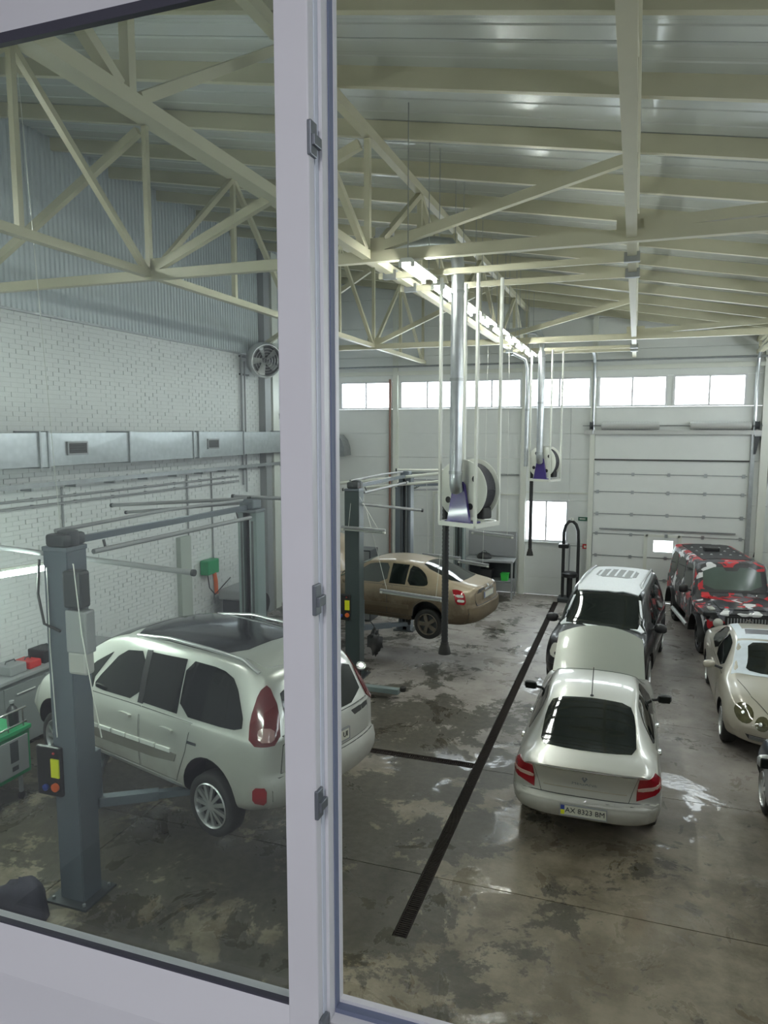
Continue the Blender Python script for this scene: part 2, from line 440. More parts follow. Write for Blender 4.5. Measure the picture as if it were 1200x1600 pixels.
# ---- right wall with a window band (outside the picture)
wall_right = struct_empty('wall_right')
MB().box(XR, YN, 0, XR + .2, YF, 5.2).build('wall_panel', M_PANEL, wall_right)
MB().box(XR, YN, 5.7, XR + .2, YF, 7.6).build('wall_panel', M_PANEL, wall_right)
for i in range(10): MB().box(XR, YN + i * 2.344 - .12, 5.2, XR + .2, YN + i * 2.344 + .12, 5.7).build('wall_post', M_PANEL, wall_right)

# ---- back wall: horizontal sandwich panels round the openings
wall_back = struct_empty('wall_back', (0, YF, 0))
WZ0, WZ1 = 5.67, 6.54
WX = [(-9.13, -7.38), (-7.10, -5.32), (-5.08, -3.28), (-3.06, -1.28), (-1.07, .79), (.95, 2.81)]
DOOR = (-1.12, 2.98, 0.0, 4.15)
LW = (-3.12, -1.82, 1.64, 2.92)
TOPZ = roof_z(XL) + .3
def panelstrip(x0, x1, z0, z1):
    if x1 - x0 < .01 or z1 - z0 < .01: return
    MB().bevbox(x0 + .002, YF, z0 + .003, x1 - .002, YF + .15, z1 - .003, .004).build('wall_panel', M_PANEL, wall_back)
cols = [XL, -7.24, -5.2, LW[0], LW[1], DOOR[0], DOOR[1], XR]
zs = [0, .55, 1.64, 2.92, 4.15, 4.9, WZ0]
for z0, z1 in zip(zs[:-1], zs[1:]):
    for x0, x1 in zip(cols[:-1], cols[1:]):
        if x0 >= DOOR[0] and x1 <= DOOR[1] and z1 <= DOOR[3] + .01: continue
        if x0 == LW[0] and z0 == LW[2]: continue
        panelstrip(x0, x1, z0, z1)
edges = [XL] + [e for w in WX for e in w] + [XR]
for i in range(0, len(edges), 2): panelstrip(edges[i], edges[i + 1], WZ0, WZ1)
z0 = WZ1
for z1 in (7.3, 8.2, 9.1, TOPZ):
    for x0, x1 in ((XL, -5.2), (-5.2, -1.2), (-1.2, XR)):
        if z0 < roof_z(x0) + .2: panelstrip(x0, x1, z0, z1)
    z0 = z1
MB().box(XL, YF + .15, WZ1 + .05, XR, YF + .17, TOPZ).build('wall_backing', M_PANEL, wall_back)
for x0, z0, x1, z1 in ((XL - .1, 0, LW[0], WZ0 - .03), (LW[0], 0, LW[1], LW[2]), (LW[0], LW[3], LW[1], WZ0 - .03), (LW[1], 0, DOOR[0] - .02, WZ0 - .03), (DOOR[0] - .02, DOOR[3], DOOR[1] + .02, WZ0 - .03), (DOOR[1] + .02, 0, XR + .1, WZ0 - .03),
                       (DOOR[0] - .02, 0, .58, DOOR[3]), (1.14, 0, DOOR[1] + .02, DOOR[3]), (.58, 0, 1.14, 1.48), (.58, 1.85, 1.14, DOOR[3])):
    MB().box(x0, YF + .15, z0, x1, YF + .17, z1).build('wall_backing', M_PANEL, wall_back)

def window(idx, x0, x1, z0, z1, y, fw=.05, n=2):
    w = struct_empty('window_%d' % idx, ((x0 + x1) / 2, y, z0))
    f = MB()
    f.box(x0, y - .03, z0, x1, y + .05, z0 + fw); f.box(x0, y - .03, z1 - fw, x1, y + .05, z1)
    f.box(x0, y - .03, z0 + fw, x0 + fw, y + .05, z1 - fw); f.box(x1 - fw, y - .03, z0 + fw, x1, y + .05, z1 - fw)
    f.build('window_frame', M_PVC, w)
    for i in range(1, n):
        xm = x0 + (x1 - x0) * i / n
        MB().box(xm - .025, y - .028, z0 + fw, xm + .025, y + .05, z1 - fw).build('window_mullion', M_PVC, w)
    for i in range(n):
        a = x0 + (x1 - x0) * i / n + (fw if i == 0 else .025); b = x0 + (x1 - x0) * (i + 1) / n - (fw if i == n - 1 else .025)
        MB().box(a, y + .008, z0 + fw, b, y + .014, z1 - fw).build('pane', M_PANE, w)
    MB().box(x0 - .03, y - .07, z0 - .03, x1 + .03, y, z0 - .005).build('window_sill', M_PANEL, w)
for i, (a, b) in enumerate(WX): window(i + 1, a, b, WZ0, WZ1, YF)
window(7, LW[0], LW[1], LW[2], LW[3], YF, .06)

M_SPRING = mat('pale_grey_steel', (0.52, 0.53, 0.52), 0.45, metal=0.2)
# ---- sectional door with wicket
door = struct_empty('door_1', ((DOOR[0] + DOOR[1]) / 2, YF, 0))
dz = [0, .66, 1.32, 1.97, 2.56, 3.21, 3.73, 4.14]
WK = (.38, 1.30)    # wicket door
for a, b in zip(dz[:-1], dz[1:]):
    if b <= 2.0:
        for x0, x1 in ((DOOR[0], WK[0]), (WK[0], WK[1]), (WK[1], DOOR[1])):
            if x0 == WK[0] and a == 1.32:
                p = MB(); wx0, wx1, wz0, wz1 = .60, 1.12, 1.50, 1.83
                p.box(x0 + .01, YF + .04, a + .006, wx0, YF + .09, b - .006); p.box(wx1, YF + .04, a + .006, x1 - .01, YF + .09, b - .006)
                p.box(wx0, YF + .04, a + .006, wx1, YF + .09, wz0); p.box(wx0, YF + .04, wz1, wx1, YF + .09, b - .006)
                p.build('door_panel', M_PANEL, door)
                MB().box(wx0, YF + .06, wz0, wx1, YF + .066, wz1).build('pane', M_PANE, door)
            else:
                MB().bevbox(x0 + .01, YF + .04, a + .006, x1 - .01, YF + .09, b - .006, .005).build('door_panel', M_PANEL, door)
    else:
        MB().bevbox(DOOR[0], YF + .04, a + .006, DOOR[1], YF + .09, b - .006, .005).build('door_panel', M_PANEL, door)
    h = MB()
    if a > 0:
        h.box(DOOR[0] + .03, YF + .028, a - .012, DOOR[1] - .03, YF + .045, a + .012)
        h.build('joint_profile', M_GALVD, door)
        for k in range(5):
            xx = DOOR[0] + .12 + k * (DOOR[1] - DOOR[0] - .24) / 4
            MB().box(xx - .04, YF + .01, a - .05, xx + .04, YF + .04, a + .05).build('hinge', M_GALV, door)
for x in WK: MB().box(x - .05, YF + .02, 0, x + .05, YF + .045, 2.0).build('wicket_frame', M_WHITE, door)
MB().box(WK[0], YF + .02, 1.93, WK[1], YF + .046, 2.0).build('wicket_frame', M_WHITE, door)
MB().box(DOOR[0], YF - .005, 4.13, DOOR[1], YF + .03, 4.17).build('top_seal', M_SEAM, door)
MB().box(DOOR[0] + .2, YF - .02, 2.10, DOOR[1] - .25, YF + .02, 2.14).build('push_rail', M_GALVD, door)
for x in (DOOR[0] - .06, DOOR[1] + .06):
    MB().box(x - .05, YF - .06, 0, x + .05, YF, 4.9).build('door_track', M_GALV, door)
    s = 1 if x > 0 else -1
    MB().tube([(x, YF - .1, 4.9), (x, YF - .12, 6.3), (x, YF - .13, 6.7), (x, YF - .22, 6.95), (x, YF - .55, 7.1), (x, YF - 1.5, 7.16)], .045, 8).build('lift_track', M_GALV, door, smooth=40)
MB().box(DOOR[0] - .3, YF - .14, 4.88, DOOR[1] + .25, YF - .02, 5.0).build('spring_bracket', M_SPRING, door)
MB().tube([(DOOR[0] - .35, YF - .16, 5.13), (DOOR[1] + .25, YF - .16, 5.13)], .016, 8).build('spring_shaft', M_GALVD, door)
for a, b in ((-.95, .62), (1.42, 2.95)):
    s = MB()
    k = 44
    s.tube([(a + (b - a) * i / k, YF - .16, 5.13) for i in range(k + 1)], [.112 if i % 2 else .098 for i in range(k + 1)], 12)
    s.build('torsion_spring', M_SPRING, door, smooth=60)
for x in (DOOR[0] - .1, DOOR[1] + .12):
    MB().lathe([(.02, -.05), (.13, -.05), (.10, -.03), (.10, .03), (.13, .05), (.02, .05)], (x, YF - .16, 5.13), (1, 0, 0), 16).build('cable_drum', M_LIFTD, door)

# columns, pipes on the back wall
for i, (x, w) in enumerate(((-7.24, .16), (-3.17, .16), (-1.19, .14), (3.32, .2), (-5.2, .12))):
    struct('trim_%d' % (i + 1), MB().box(x - w / 2, YF - .12, 0 if x != -5.2 else WZ0 - .2, x + w / 2, YF, roof_z(x)), M_WHITE)
struct('trim_6', MB().box(XL, YF - .1, 6.72, XR, YF - .0, 6.84), M_WHITE)
struct('trim_7', MB().tube([(-9.3, YF - .16, 6.98), (5.0, YF - .16, 6.98)], .03, 8), M_GALVD)
struct('trim_8', MB().tube([(-7.42, YF - .1, 0), (-7.42, YF - .1, 6.6)], .035, 8), mat('brown_pipe', (0.25, 0.13, 0.10), 0.5))
struct('trim_9', MB().box(-6.0, YF - .05, 3.02, -3.2, YF, 3.07).box(-3.3, YF - .05, 0, -3.24, YF, 3.07).box(-6.0, YF - .05, 0, -5.94, YF, 3.02), M_WHITE)
struct('trim_10', MB().box(-3.2, YF - .03, 3.12, -1.2, YF, 3.16), M_WHITE)
struct('trim_11', MB().tube([(-6.8, YF - .07, 3.66), (-3.3, YF - .07, 3.66)], .025, 8), M_GALVD)

# ---- roof: sheet panels on purlins
ceiling = struct('ceiling', MB().add([(XL - .3, YN - .2, roof_z(XL - .3) + .34), (XR + .3, YN - .2, roof_z(XR + .3) + .34), (XR + .3, YF + .3, roof_z(XR + .3) + .34), (XL - .3, YF + .3, roof_z(XL - .3) + .34),
    (XL - .3, YN - .2, roof_z(XL - .3) + .40), (XR + .3, YN - .2, roof_z(XR + .3) + .40), (XR + .3, YF + .3, roof_z(XR + .3) + .40), (XL - .3, YF + .3, roof_z(XL - .3) + .40)],
    [(0, 1, 2, 3), (7, 6, 5, 4), (0, 4, 5, 1), (1, 5, 6, 2), (2, 6, 7, 3), (3, 7, 4, 0)]), M_SEAM)
y = YN - .05
while y < YF + .1:
    p = MB()
    L_, R_ = XL - .2, XR + .2
    for k in range(1):
        zl, zr = roof_z(L_) + .20, roof_z(R_) + .20
        # shallow micro-ribs: two proud bands and a groove per panel
        sect = [(.006, .012), (.03, 0), (.24, 0), (.26, .008), (.32, .008), (.34, 0), (.62, 0), (.64, .008), (.70, .008), (.72, 0), (.95, 0), (.985, .012), (.985, .12), (.006, .12)]
        v = [(L_, y + a, zl + b) for a, b in sect] + [(R_, y + a, zr + b) for a, b in sect]
        n = len(sect)
        p.add(v, [list(range(n))[::-1], list(range(n, 2 * n))] + [(i, (i + 1) % n, n + (i + 1) % n, n + i) for i in range(n)])
    p.build('roof_panel', M_ROOF, ceiling)
    y += .99
y = 1.67
while y < YF:
    def cz(x, d): return (x, y, roof_z(x) + d)
    c = MB()
    c.bar(cz(XL, .10), cz(XR, .10), .012, .20)
    c.bar((XL, y + .035, roof_z(XL) + .193), (XR, y + .035, roof_z(XR) + .193), .075, .014)
    c.bar((XL, y + .035, roof_z(XL) + .007), (XR, y + .035, roof_z(XR) + .007), .075, .014)
    c.build('purlin', M_CREAM, ceiling)
    y += 1.44

# ---- roof trusses
TX = {-6.3: 'nearest the brick wall', -3.15: 'above the row of strip lights', -.12: 'seen end-on along the hall', 3.05: 'at the far right edge'}
ZB = 7.1
VY = [1.9, 4.1, 6.3, 8.5, 10.72, 12.95, 15.17, 17.4, 19.6, 21.85]
for x, where in TX.items():
    t = thing('lengthwise_truss', 'cream painted steel roof truss running lengthwise, ' + where, 'roof truss', (x, YN, ZB - .07))
    ztop = roof_z(x) - .08
    w = .105
    MB().bar((x, YN, ztop), (x, YF, ztop), w, .12).build('top_chord', M_CREAM, t)
    MB().bar((x, YN, ZB), (x, YF - .05, ZB), w, .10).build('bottom_chord', M_CREAM, t)
    for i, y in enumerate(VY):
        MB().bar((x, y, ZB + .05), (x, y, ztop - .07), .07, .07).build('web_bar', M_CREAM, t)
        if i % 2 == 1:
            for d in (-2.2, 2.2):
                if y + d < YF:
                    MB().bar((x, y + (.1 if d > 0 else -.1), ZB + .05), (x, y + d, ztop - .07), .075, .075).build('web_bar', M_CREAM, t)
for y, where in ((8.5, 'spanning the hall in front of the hose reels'), (17.4, 'spanning the hall near the door wall')):
    t = thing('crosswise_truss', 'cream steel cross truss ' + where, 'roof truss', (0, y, ZB - .2))
    MB().bar((XL + .08, y, ZB - .02), (XR - .02, y, ZB - .02), .10, .13).build('bottom_chord', M_CREAM, t)
    xs = [XL] + sorted(TX) + [XR]
    for a, b in zip(xs[:-1], xs[1:]):
        if b < XR: MB().bar((a + .12, y, ZB + .08), (b - .1, y, roof_z(b) - .2), .09, .11).build('web_bar', M_CREAM, t)
    for x in sorted(TX):
        MB().box(x - .16, y - .012, ZB - .08, x + .22, y + .012, ZB + .2).build('gusset_plate', M_CREAM, t)

# ---- hall end wall with the office window, and the office behind the camera
wy0, wy1 = .85, 1.0
OX0, OX1, OZ0, OZ1 = -1.90, 1.05, 3.98, 5.78
wall_front = struct_empty('wall_front', (0, wy0, 0))
for x0, z0, x1, z1 in ((XL, 0, OX0, TOPZ), (OX1, 0, XR, TOPZ), (OX0, 0, OX1, OZ0), (OX0, OZ1, OX1, TOPZ)):
    MB().box(x0, wy0, z0, x1, wy1, z1).build('wall_section', M_PLASTER, wall_front)
struct('wall_office_left', MB().box(-2.4, -3, 3.1, -2.3, wy0, 6.4), M_PLASTER)
struct('wall_office_right', MB().box(1.9, -3, 3.1, 2.0, wy0, 6.4), M_PLASTER)
struct('wall_office_back', MB().box(-2.4, -3.1, 3.1, 2.0, -3, 6.4), M_PLASTER)
struct('floor_office', MB().box(-2.4, -3.1, 3.0, 2.0, wy0, 3.1), M_GREYP)
struct('ceiling_office', MB().box(-2.4, -3.1, 6.4, 2.0, wy0, 6.5), M_PLASTER)
ol = thing('ceiling_lamp', 'flat white office ceiling lamp behind the window', 'lamp', (-.2, -1.4, 6.4))  # lamp added out of view to light the near window frame
MB().bevbox(-.5, -1.7, 6.34, .1, -1.1, 6.40, .01).build('housing', M_WHITE, ol)
area_light('office_lamp', (-.2, -1.4, 6.33), (0, 0, 0), .55, .55, OFFICE_POWER * 10, (0.95, 0.94, 1.0))

# the near window: fixed hazy pane on the left, open casement bay on the right
W = struct_empty('window_8', (-.4, .9, OZ0))
ya, yb = .825, .887
GZ0, GZ1 = 4.188, 5.545
GX0, GX1 = -1.78, -.4325
FX0, FX1 = -.4240, -.3790          # flat face of the mullion
f = MB()
f.box(OX0, ya, OZ0, FX1, yb, 4.12); f.box(FX1, ya, OZ0, OX1, yb, 4.157); f.box(OX0, ya, 5.63, OX1, yb, OZ1)
f.box(OX0, ya, 4.12, -1.84, yb, 5.63); f.box(.98, ya, 4.157, OX1, yb, 5.63)
f.build('outer_frame', M_PVC, W)
MB().bevbox(OX0, yb, OZ0, OX1, wy1, OZ0 + .06, .004).build('outer_sill', M_PVC, W)
m = MB(); m.bevbox(FX0, ya - .003, 4.12, FX1, yb, 5.63, .002); m.build('window_mullion', M_PVC, W)
def bead(p0, p1, inner, nm='glazing_bead'):
    """sloped strip between outer line p0-p1 and the glass"""
    ix, iz = inner
    v = []
    for (x, z) in (p0, p1):
        v += [(x, ya, z), (x + ix, ya + .024, z + iz), (x + ix, ya + .05, z + iz), (x, ya + .05, z)]
    MB().add(v, [(0, 1, 2, 3), (7, 6, 5, 4), (0, 4, 5, 1), (1, 5, 6, 2), (2, 6, 7, 3), (3, 7, 4, 0)]).build(nm, M_PVC, W)
bead((FX0, 4.12), (FX0, 5.63), (-.0086, 0)); bead((-1.84, 4.12), (-1.84, 5.63), (.05, 0))
bead((-1.84, 4.12), (FX0, 4.12), (0, .066)); bead((-1.84, 5.63), (FX0, 5.63), (0, -.075))
gk = MB(); d = .004
gk.box(GX0 - .02, ya + .024, GZ0 - .012, GX1 + .003, ya + .034, GZ0 + d - .003).box(GX0 - .02, ya + .024, GZ1 - d, GX1 + .003, ya + .034, GZ1 + .012)
gk.box(GX0 - .02, ya + .026, GZ0, GX0, ya + .06, GZ1).box(GX1 - .001, ya + .026, GZ0, GX1 + .003, ya + .06, GZ1)
gk.build('gasket', M_GASKET, W)
MB().box(GX0 - .01, ya + .034, GZ0 - .01, GX1 + .003, ya + .038, GZ1 + .01).build('pane', M_PANE_NEAR, W)
# rebate steps of the open bay: left jamb, sill and head
st = [(FX1, -.3775, ya + .012, M_PVCIN, 4.157, 4.164), (-.3775, -.3728, ya + .022, M_PVC, 4.164, 4.180), (-.3728, -.3708, ya + .040, M_SEAL, 4.180, 4.187), (-.3708, -.3694, ya + .052, M_PVC, 4.187, 4.192)]
for a, b, yy, mm, za, zb in st:
    MB().box(a, yy, 4.15, b, yb, 5.63).build('rebate_step', mm, W)
    MB().box(b, yy, za, .98, yb, zb).build('rebate_step', mm, W)
    MB().box(b, yy, 5.63 - (zb - 4.15), .98, yb, 5.63 - (za - 4.15)).build('rebate_step', mm, W)
for zc in (5.345, 4.785, 4.51):
    k = MB(); k.bevbox(FX1 - .002, ya - .005, zc - .020, FX1 + .004, ya + .013, zc + .020, .0015); k.bevbox(FX1 + .002, ya - .003, zc - .009, FX1 + .008, ya + .018, zc + .004, .001)
    k.build('striker_plate', M_HARDW, W)
k = MB(); k.bevbox(FX1, ya - .003, 4.157, FX1 + .007, ya + .018, 4.20, .002); k.bevbox(FX1 + .005, ya - .004, 4.155, -.315, ya + .020, 4.172, .003); k.bevbox(-.365, ya - .008, 4.168, -.33, ya + .012, 4.178, .002)
k.build('corner_bracket', M_HARDW, W)
MB().bevbox(-2.0, .60, 3.94, 1.15, ya + .01, 3.985, .008).build('window_board', M_PVC, W)
# ================================================================== CARS
def pchip(xs, ys, q):
    xs, ys = np.array(xs, float), np.array(ys, float); h = np.diff(xs); d = np.diff(ys) / h
    m = np.zeros_like(ys)
    for i in range(1, len(xs) - 1):
        if d[i - 1] * d[i] > 0:
            w1, w2 = 2 * h[i] + h[i - 1], h[i] + 2 * h[i - 1]; m[i] = (w1 + w2) / (w1 / d[i - 1] + w2 / d[i])
    m[0], m[-1] = d[0], d[-1]
    i = np.clip(np.searchsorted(xs, q) - 1, 0, len(h) - 1); t = (q - xs[i]) / h[i]
    return (2*t**3 - 3*t**2 + 1) * ys[i] + (t**3 - 2*t**2 + t) * h[i] * m[i] + (-2*t**3 + 3*t**2) * ys[i+1] + (t**3 - t**2) * h[i] * m[i+1]
def chaikin(p, it):
    for _ in range(it):
        q = [p[0]]
        for a, b in zip(p[:-1], p[1:]):
            q += [(a[0] * .75 + b[0] * .25, a[1] * .75 + b[1] * .25), (a[0] * .25 + b[0] * .75, a[1] * .25 + b[1] * .75)]
        q.append(p[-1]); p = q
    return p
def sstep(t): t = np.clip(t, 0, 1); return t * t * (3 - 2 * t)

class Car:
    """rows of st: x, top z, bottom z, half-width of sides, belt z, half-width at belt, half-width of roof edge, crown drop"""
    def __init__(s, name, label, loc, yaw, st, wheels, R, rear, front, group='cars in the workshop', smooth_it=2, edge=.07, lin=False):
        s.t = thing(name, label, 'car', loc, yaw, group)
        A = np.array(st, float); xs = A[:, 0]; s.x0, s.x1 = xs[0], xs[-1]
        q = sorted(set(np.round(np.concatenate([np.arange(xs[0], xs[-1], .09), xs, [xs[0] + .015, xs[0] + .035, xs[0] + .07, xs[-1] - .015, xs[-1] - .035, xs[-1] - .07]]), 4)))
        q = np.array(q)
        P = [(np.interp(q, xs, A[:, k]) if lin else pchip(xs, A[:, k], q)) for k in range(1, 8)]
        secs = []
        W = A[:, 3].max()
        for i, x in enumerate(q):
            zt, zb, wl, zb_, wb, wt, cr = [p[i] for p in P]
            zs_ = min(zb_, zt - cr - .01)
            ze = zt - cr
            pts = [(0, zb), (wl * .82, zb), (wl - .035, zb + .05), (wl - .005, zb + .18), (wl, (zb + zs_) * .5), (wl - .006, zs_ - .16), (wb, zs_ - .03), (wb - .035, zs_ + .012),
                   ((wb - .035) * .5 + wt * .5 + .018, zs_ * .5 + ze * .5), (wt + .012, ze - .01), (wt - .05, ze + cr * .45), (wt * .55, ze + cr * .86), (0, zt)]
            pts = chaikin(pts, smooth_it)
            e = 1 - edge * (1 - min(1, (x - xs[0]) / .07)) ** 2 - edge * (1 - min(1, (xs[-1] - x) / .07)) ** 2
            zc = (zb + zt) / 2
            secs.append([(y * e, zc + (z - zc) * e) for y, z in pts])
        N = len(secs[0]); V = []; F = []
        def deform(x, y, z):
            t = float(sstep((xs[0] + rear[3] - x) / rear[3]))
            if t > 0: x = x + t * (rear[0] * (abs(y) / W) ** rear[1] + float(np.interp(z, [a for a, _ in rear[2]], [b for _, b in rear[2]])))
            t = float(sstep((x - xs[-1] + front[3]) / front[3]))
            if t > 0: x = x - t * (front[0] * (abs(y) / W) ** front[1] + float(np.interp(z, [a for a, _ in front[2]], [b for _, b in front[2]])))
            return (x, y, z)
        for x, sec in zip(q, secs):
            loop = sec + [(-y, z) for y, z in sec[-2:0:-1]]
            V += [deform(x, y, z) for y, z in loop]
        n = 2 * N - 2
        for i in range(len(q) - 1):
            for j in range(n): F.append((i * n + j, i * n + (j + 1) % n, (i + 1) * n + (j + 1) % n, (i + 1) * n + j))
        for x, sec in ((q[0], secs[0]), (q[-1], secs[-1])):
            Mc = 12; o = len(V)
            for y, z in sec: V += [deform(x, y * (1 - 2 * k / Mc), z) for k in range(Mc + 1)]
            for j in range(N - 1):
                for k in range(Mc): F.append((o + j * (Mc + 1) + k, o + j * (Mc + 1) + k + 1, o + (j + 1) * (Mc + 1) + k + 1, o + (j + 1) * (Mc + 1) + k))
        bm = bmesh.new()
        vs = [bm.verts.new(v) for v in V]
        for f in F:
            try: bm.faces.new([vs[k] for k in f])
            except ValueError: pass
        bmesh.ops.remove_doubles(bm, verts=bm.verts, dist=.0006)
        bmesh.ops.dissolve_degenerate(bm, edges=bm.edges, dist=1e-5)
        bmesh.ops.recalc_face_normals(bm, faces=bm.faces)
        s.bvh = BVHTree.FromBMesh(bm)
        s.me = bpy.data.meshes.new('body'); bm.to_mesh(s.me); bm.free()
        s.wheels, s.R, s.W = wheels, R, W
    def body(s, m, arch=None, arch_in=.30, zoff=0.0):
        o = bpy.data.objects.new('body', s.me); COL.objects.link(o)
        s.me.materials.append(m); s.me.materials.append(M_BLACK)
        c = MB(); Ra = arch or s.R + .055
        for x in s.wheels:
            for sd in (-1, 1):
                k = 28; y0, y1 = sd * (s.W - arch_in), sd * (s.W + .4)
                v = [(x + Ra * cos(2 * pi * a / k), yy, s.R + zoff + Ra * sin(2 * pi * a / k)) for yy in (y0, y1) for a in range(k)]
                c.add(v, [list(range(k)), list(range(k, 2 * k))[::-1]] + [(a, (a + 1) % k, k + (a + 1) % k, k + a) for a in range(k)])
        co = c.build('cut', [M_BLACK])
        md = o.modifiers.new('arch', 'BOOLEAN'); md.operation = 'DIFFERENCE'; md.object = co; md.solver = 'EXACT'; md.material_mode = 'TRANSFER'
        dg = bpy.context.evaluated_depsgraph_get(); dg.update()
        me = bpy.data.meshes.new_from_object(o.evaluated_get(dg), depsgraph=dg)
        o.modifiers.clear(); o.data = me
        bpy.data.objects.remove(co)
        me.polygons.foreach_set('use_smooth', [True] * len(me.polygons)); me.set_sharp_from_angle(angle=radians(38))
        o.parent = s.t; s.bo = o
        return o
    def cast(s, phi, u, v):
        """hit of the ray that looks from direction phi (degrees; 'top' from above)"""
        if phi == 'top': o_, d_ = Vector((u, v, 6)), Vector((0, 0, -1))
        else:
            a = radians(phi); dd = Vector((cos(a), sin(a), 0)); e = Vector((sin(a), -cos(a), 0))
            if 0 < phi < 80: u = u + sin(a) * (s.x1 - .15)      # front corners: u is counted from just behind the nose
            o_ = dd * 8 + e * u + Vector((0, 0, v)); d_ = -dd
        h = s.bvh.ray_cast(o_, d_)
        if h[0] is None:
            h = s.bvh.find_nearest(o_ + d_ * 7)
        nrm = h[1]
        if nrm.dot(d_) > 0: nrm = -nrm
        return h[0], nrm
    def patch(s, name, phi, poly, m, off=.004, parent=None, rnd=0, res=.09, mirror=False, th=.012, flat=False, both=False):
        """thin moulded piece: outline drawn in the view from phi, wrapped on the body"""
        if both:
            a = s.patch(name, phi, poly, m, off, parent, rnd, res, False, th); s.patch(name, phi, poly, m, off, parent, rnd, res, True, th); return a
        pl = list(poly)
        gap = name in ('door', 'boot_lid', 'tailgate', 'rear_bumper', 'front_bumper', 'fuel_flap', 'hood') and parent is None
        for _ in range(rnd):
            q = []
            for a, b in zip(pl, pl[1:] + pl[:1]): q += [(a[0] * .8 + b[0] * .2, a[1] * .8 + b[1] * .2), (a[0] * .2 + b[0] * .8, a[1] * .2 + b[1] * .8)]
            pl = q
        ring = []
        for a, b in zip(pl, pl[1:] + pl[:1]):
            k = max(1, int(math.hypot(b[0] - a[0], b[1] - a[1]) / res))
            ring += [(a[0] + (b[0] - a[0]) * i / k, a[1] + (b[1] - a[1]) * i / k) for i in range(k)]
        xs = [p[0] for p in ring]; zs = [p[1] for p in ring]
        def inside(x, y):
            c = False
            for (x1, y1), (x2, y2) in zip(ring, ring[1:] + ring[:1]):
                if (y1 > y) != (y2 > y) and x < (x2 - x1) * (y - y1) / (y2 - y1) + x1: c = not c
            return c
        def dist(x, y): return min(math.hypot(x - a, y - b) for a, b in ring)
        pts = list(ring)
        xx = min(xs) + res / 2
        while xx < max(xs):
            yy = min(zs) + res / 2
            while yy < max(zs):
                if inside(xx, yy) and dist(xx, yy) > res * .4: pts.append((xx, yy))
                yy += res
            xx += res
        n = len(ring)
        r = delaunay_2d_cdt([Vector(p) for p in pts], [(i, (i + 1) % n) for i in range(n)], [list(range(n))], 1, 1e-6)
        vo, fo = r[0], r[2]
        top = []; bot = []
        for p in vo:
            h, nn = s.cast(phi, p.x, p.y); top.append(h + nn * off); bot.append(h - nn * th)
        k = len(vo)
        edges = {}
        for f in fo:
            for a, b in zip(f, list(f[1:]) + [f[0]]): edges[(a, b)] = edges.get((a, b), 0) + 1
        F = [list(f) for f in fo] + [[i + k for i in reversed(f)] for f in fo]
        F += [(b, a, a + k, b + k) for (a, b) in edges if (b, a) not in edges]
        V = top + bot
        if mirror: V = [Vector((p.x, -p.y, p.z)) for p in V]
        o = MB().add(V, F).build(name, m, parent or s.t, smooth=45, local=True)
        if gap:
            cx_, cy_ = sum(p[0] for p in pl) / len(pl), sum(p[1] for p in pl) / len(pl)
            ar = sum(a[0] * b[1] - b[0] * a[1] for a, b in zip(pl, pl[1:] + pl[:1]))
            big = []
            for k_ in range(len(pl)):
                nx_ = ny_ = 0.0
                for a, b in ((pl[k_ - 1], pl[k_]), (pl[k_], pl[(k_ + 1) % len(pl)])):
                    l_ = max(1e-6, math.hypot(b[0] - a[0], b[1] - a[1])); nx_ += (b[1] - a[1]) / l_; ny_ -= (b[0] - a[0]) / l_
                if ar < 0: nx_, ny_ = -nx_, -ny_
                q_ = max(1.0, math.hypot(nx_, ny_) ** 2 / 2)
                big.append((pl[k_][0] + .008 * nx_ / q_, pl[k_][1] + .008 * ny_ / q_))
            s.patch('panel_gap', phi, big, M_SEAM, .0018, o, 0, res, mirror, th)
        return o
    def part(s, name, mb, m, parent=None, smooth=None):
        return mb.build(name, m, parent or s.t, smooth=smooth, local=True)
    def wheel(s, x, side, R, w, style, m, zc=None, y=None, steer=0.0):
        """tyre (part) with rim (sub-part); axis along y"""
        zc = R if zc is None else zc; y0 = (s.W - .03 if y is None else y) * side
        ri = R * .71
        t = MB().lathe([(ri, -w), (R * .9, -w), (R * .985, -w * .86), (R, -w * .55), (R, -w * .45), (R * .985, -w * .12), (R * .94, -.01), (R * .80, .0), (ri, -.012), (ri, -w)], (0, 0, 0), (0, side, 0), 36, cap=False)
        to = t.build('wheel', M_RUBBER, s.t, smooth=40, local=True); to.location = (x, y0, zc); to.rotation_euler = (0, 0, steer)
        r = MB()
        r.lathe([(ri * .90, -w * .9), (ri, -w * .9), (ri * 1.01, -.008), (ri * .97, .002), (ri * .92, -.02), (ri * .90, -.06), (ri * .90, -w * .9)], (0, 0, 0), (0, side, 0), 32, cap=False)
        r.lathe([(.02, -.07), (ri * .93, -.07), (ri * .93, -.065), (.02, -.06)], (0, 0, 0), (0, side, 0), 24, 1)
        r.lathe([(.005, -.05), (.065, -.05), (.06, -.012), (.03, -.004), (.005, -.004)], (0, 0, 0), (0, side, 0), 16)
        ns, sw = style
        for k in range(ns):
            a = 2 * pi * k / ns; dx, dz_ = cos(a), sin(a); tx, tz = -dz_, dx
            v = []
            for rr, ww, yy in ((.05, sw * .75, -.008), (ri * .55, sw * .9, -.012), (ri * .95, sw, -.022)):
                for sg in (-1, 1):
                    for dpt in (0, -.03): v.append((dx * rr + tx * ww * sg / 2, side * (yy + dpt), dz_ * rr + tz * ww * sg / 2))
            r.add(v, [(0, 4, 6, 2), (4, 8, 10, 6), (1, 3, 7, 5), (5, 7, 11, 9), (0, 1, 5, 4), (4, 5, 9, 8), (2, 6, 7, 3), (6, 10, 11, 7), (0, 2, 3, 1), (8, 9, 11, 10)])
        r.build('rim', [m, M_LIFTD], to, smooth=35, local=True)
        return to
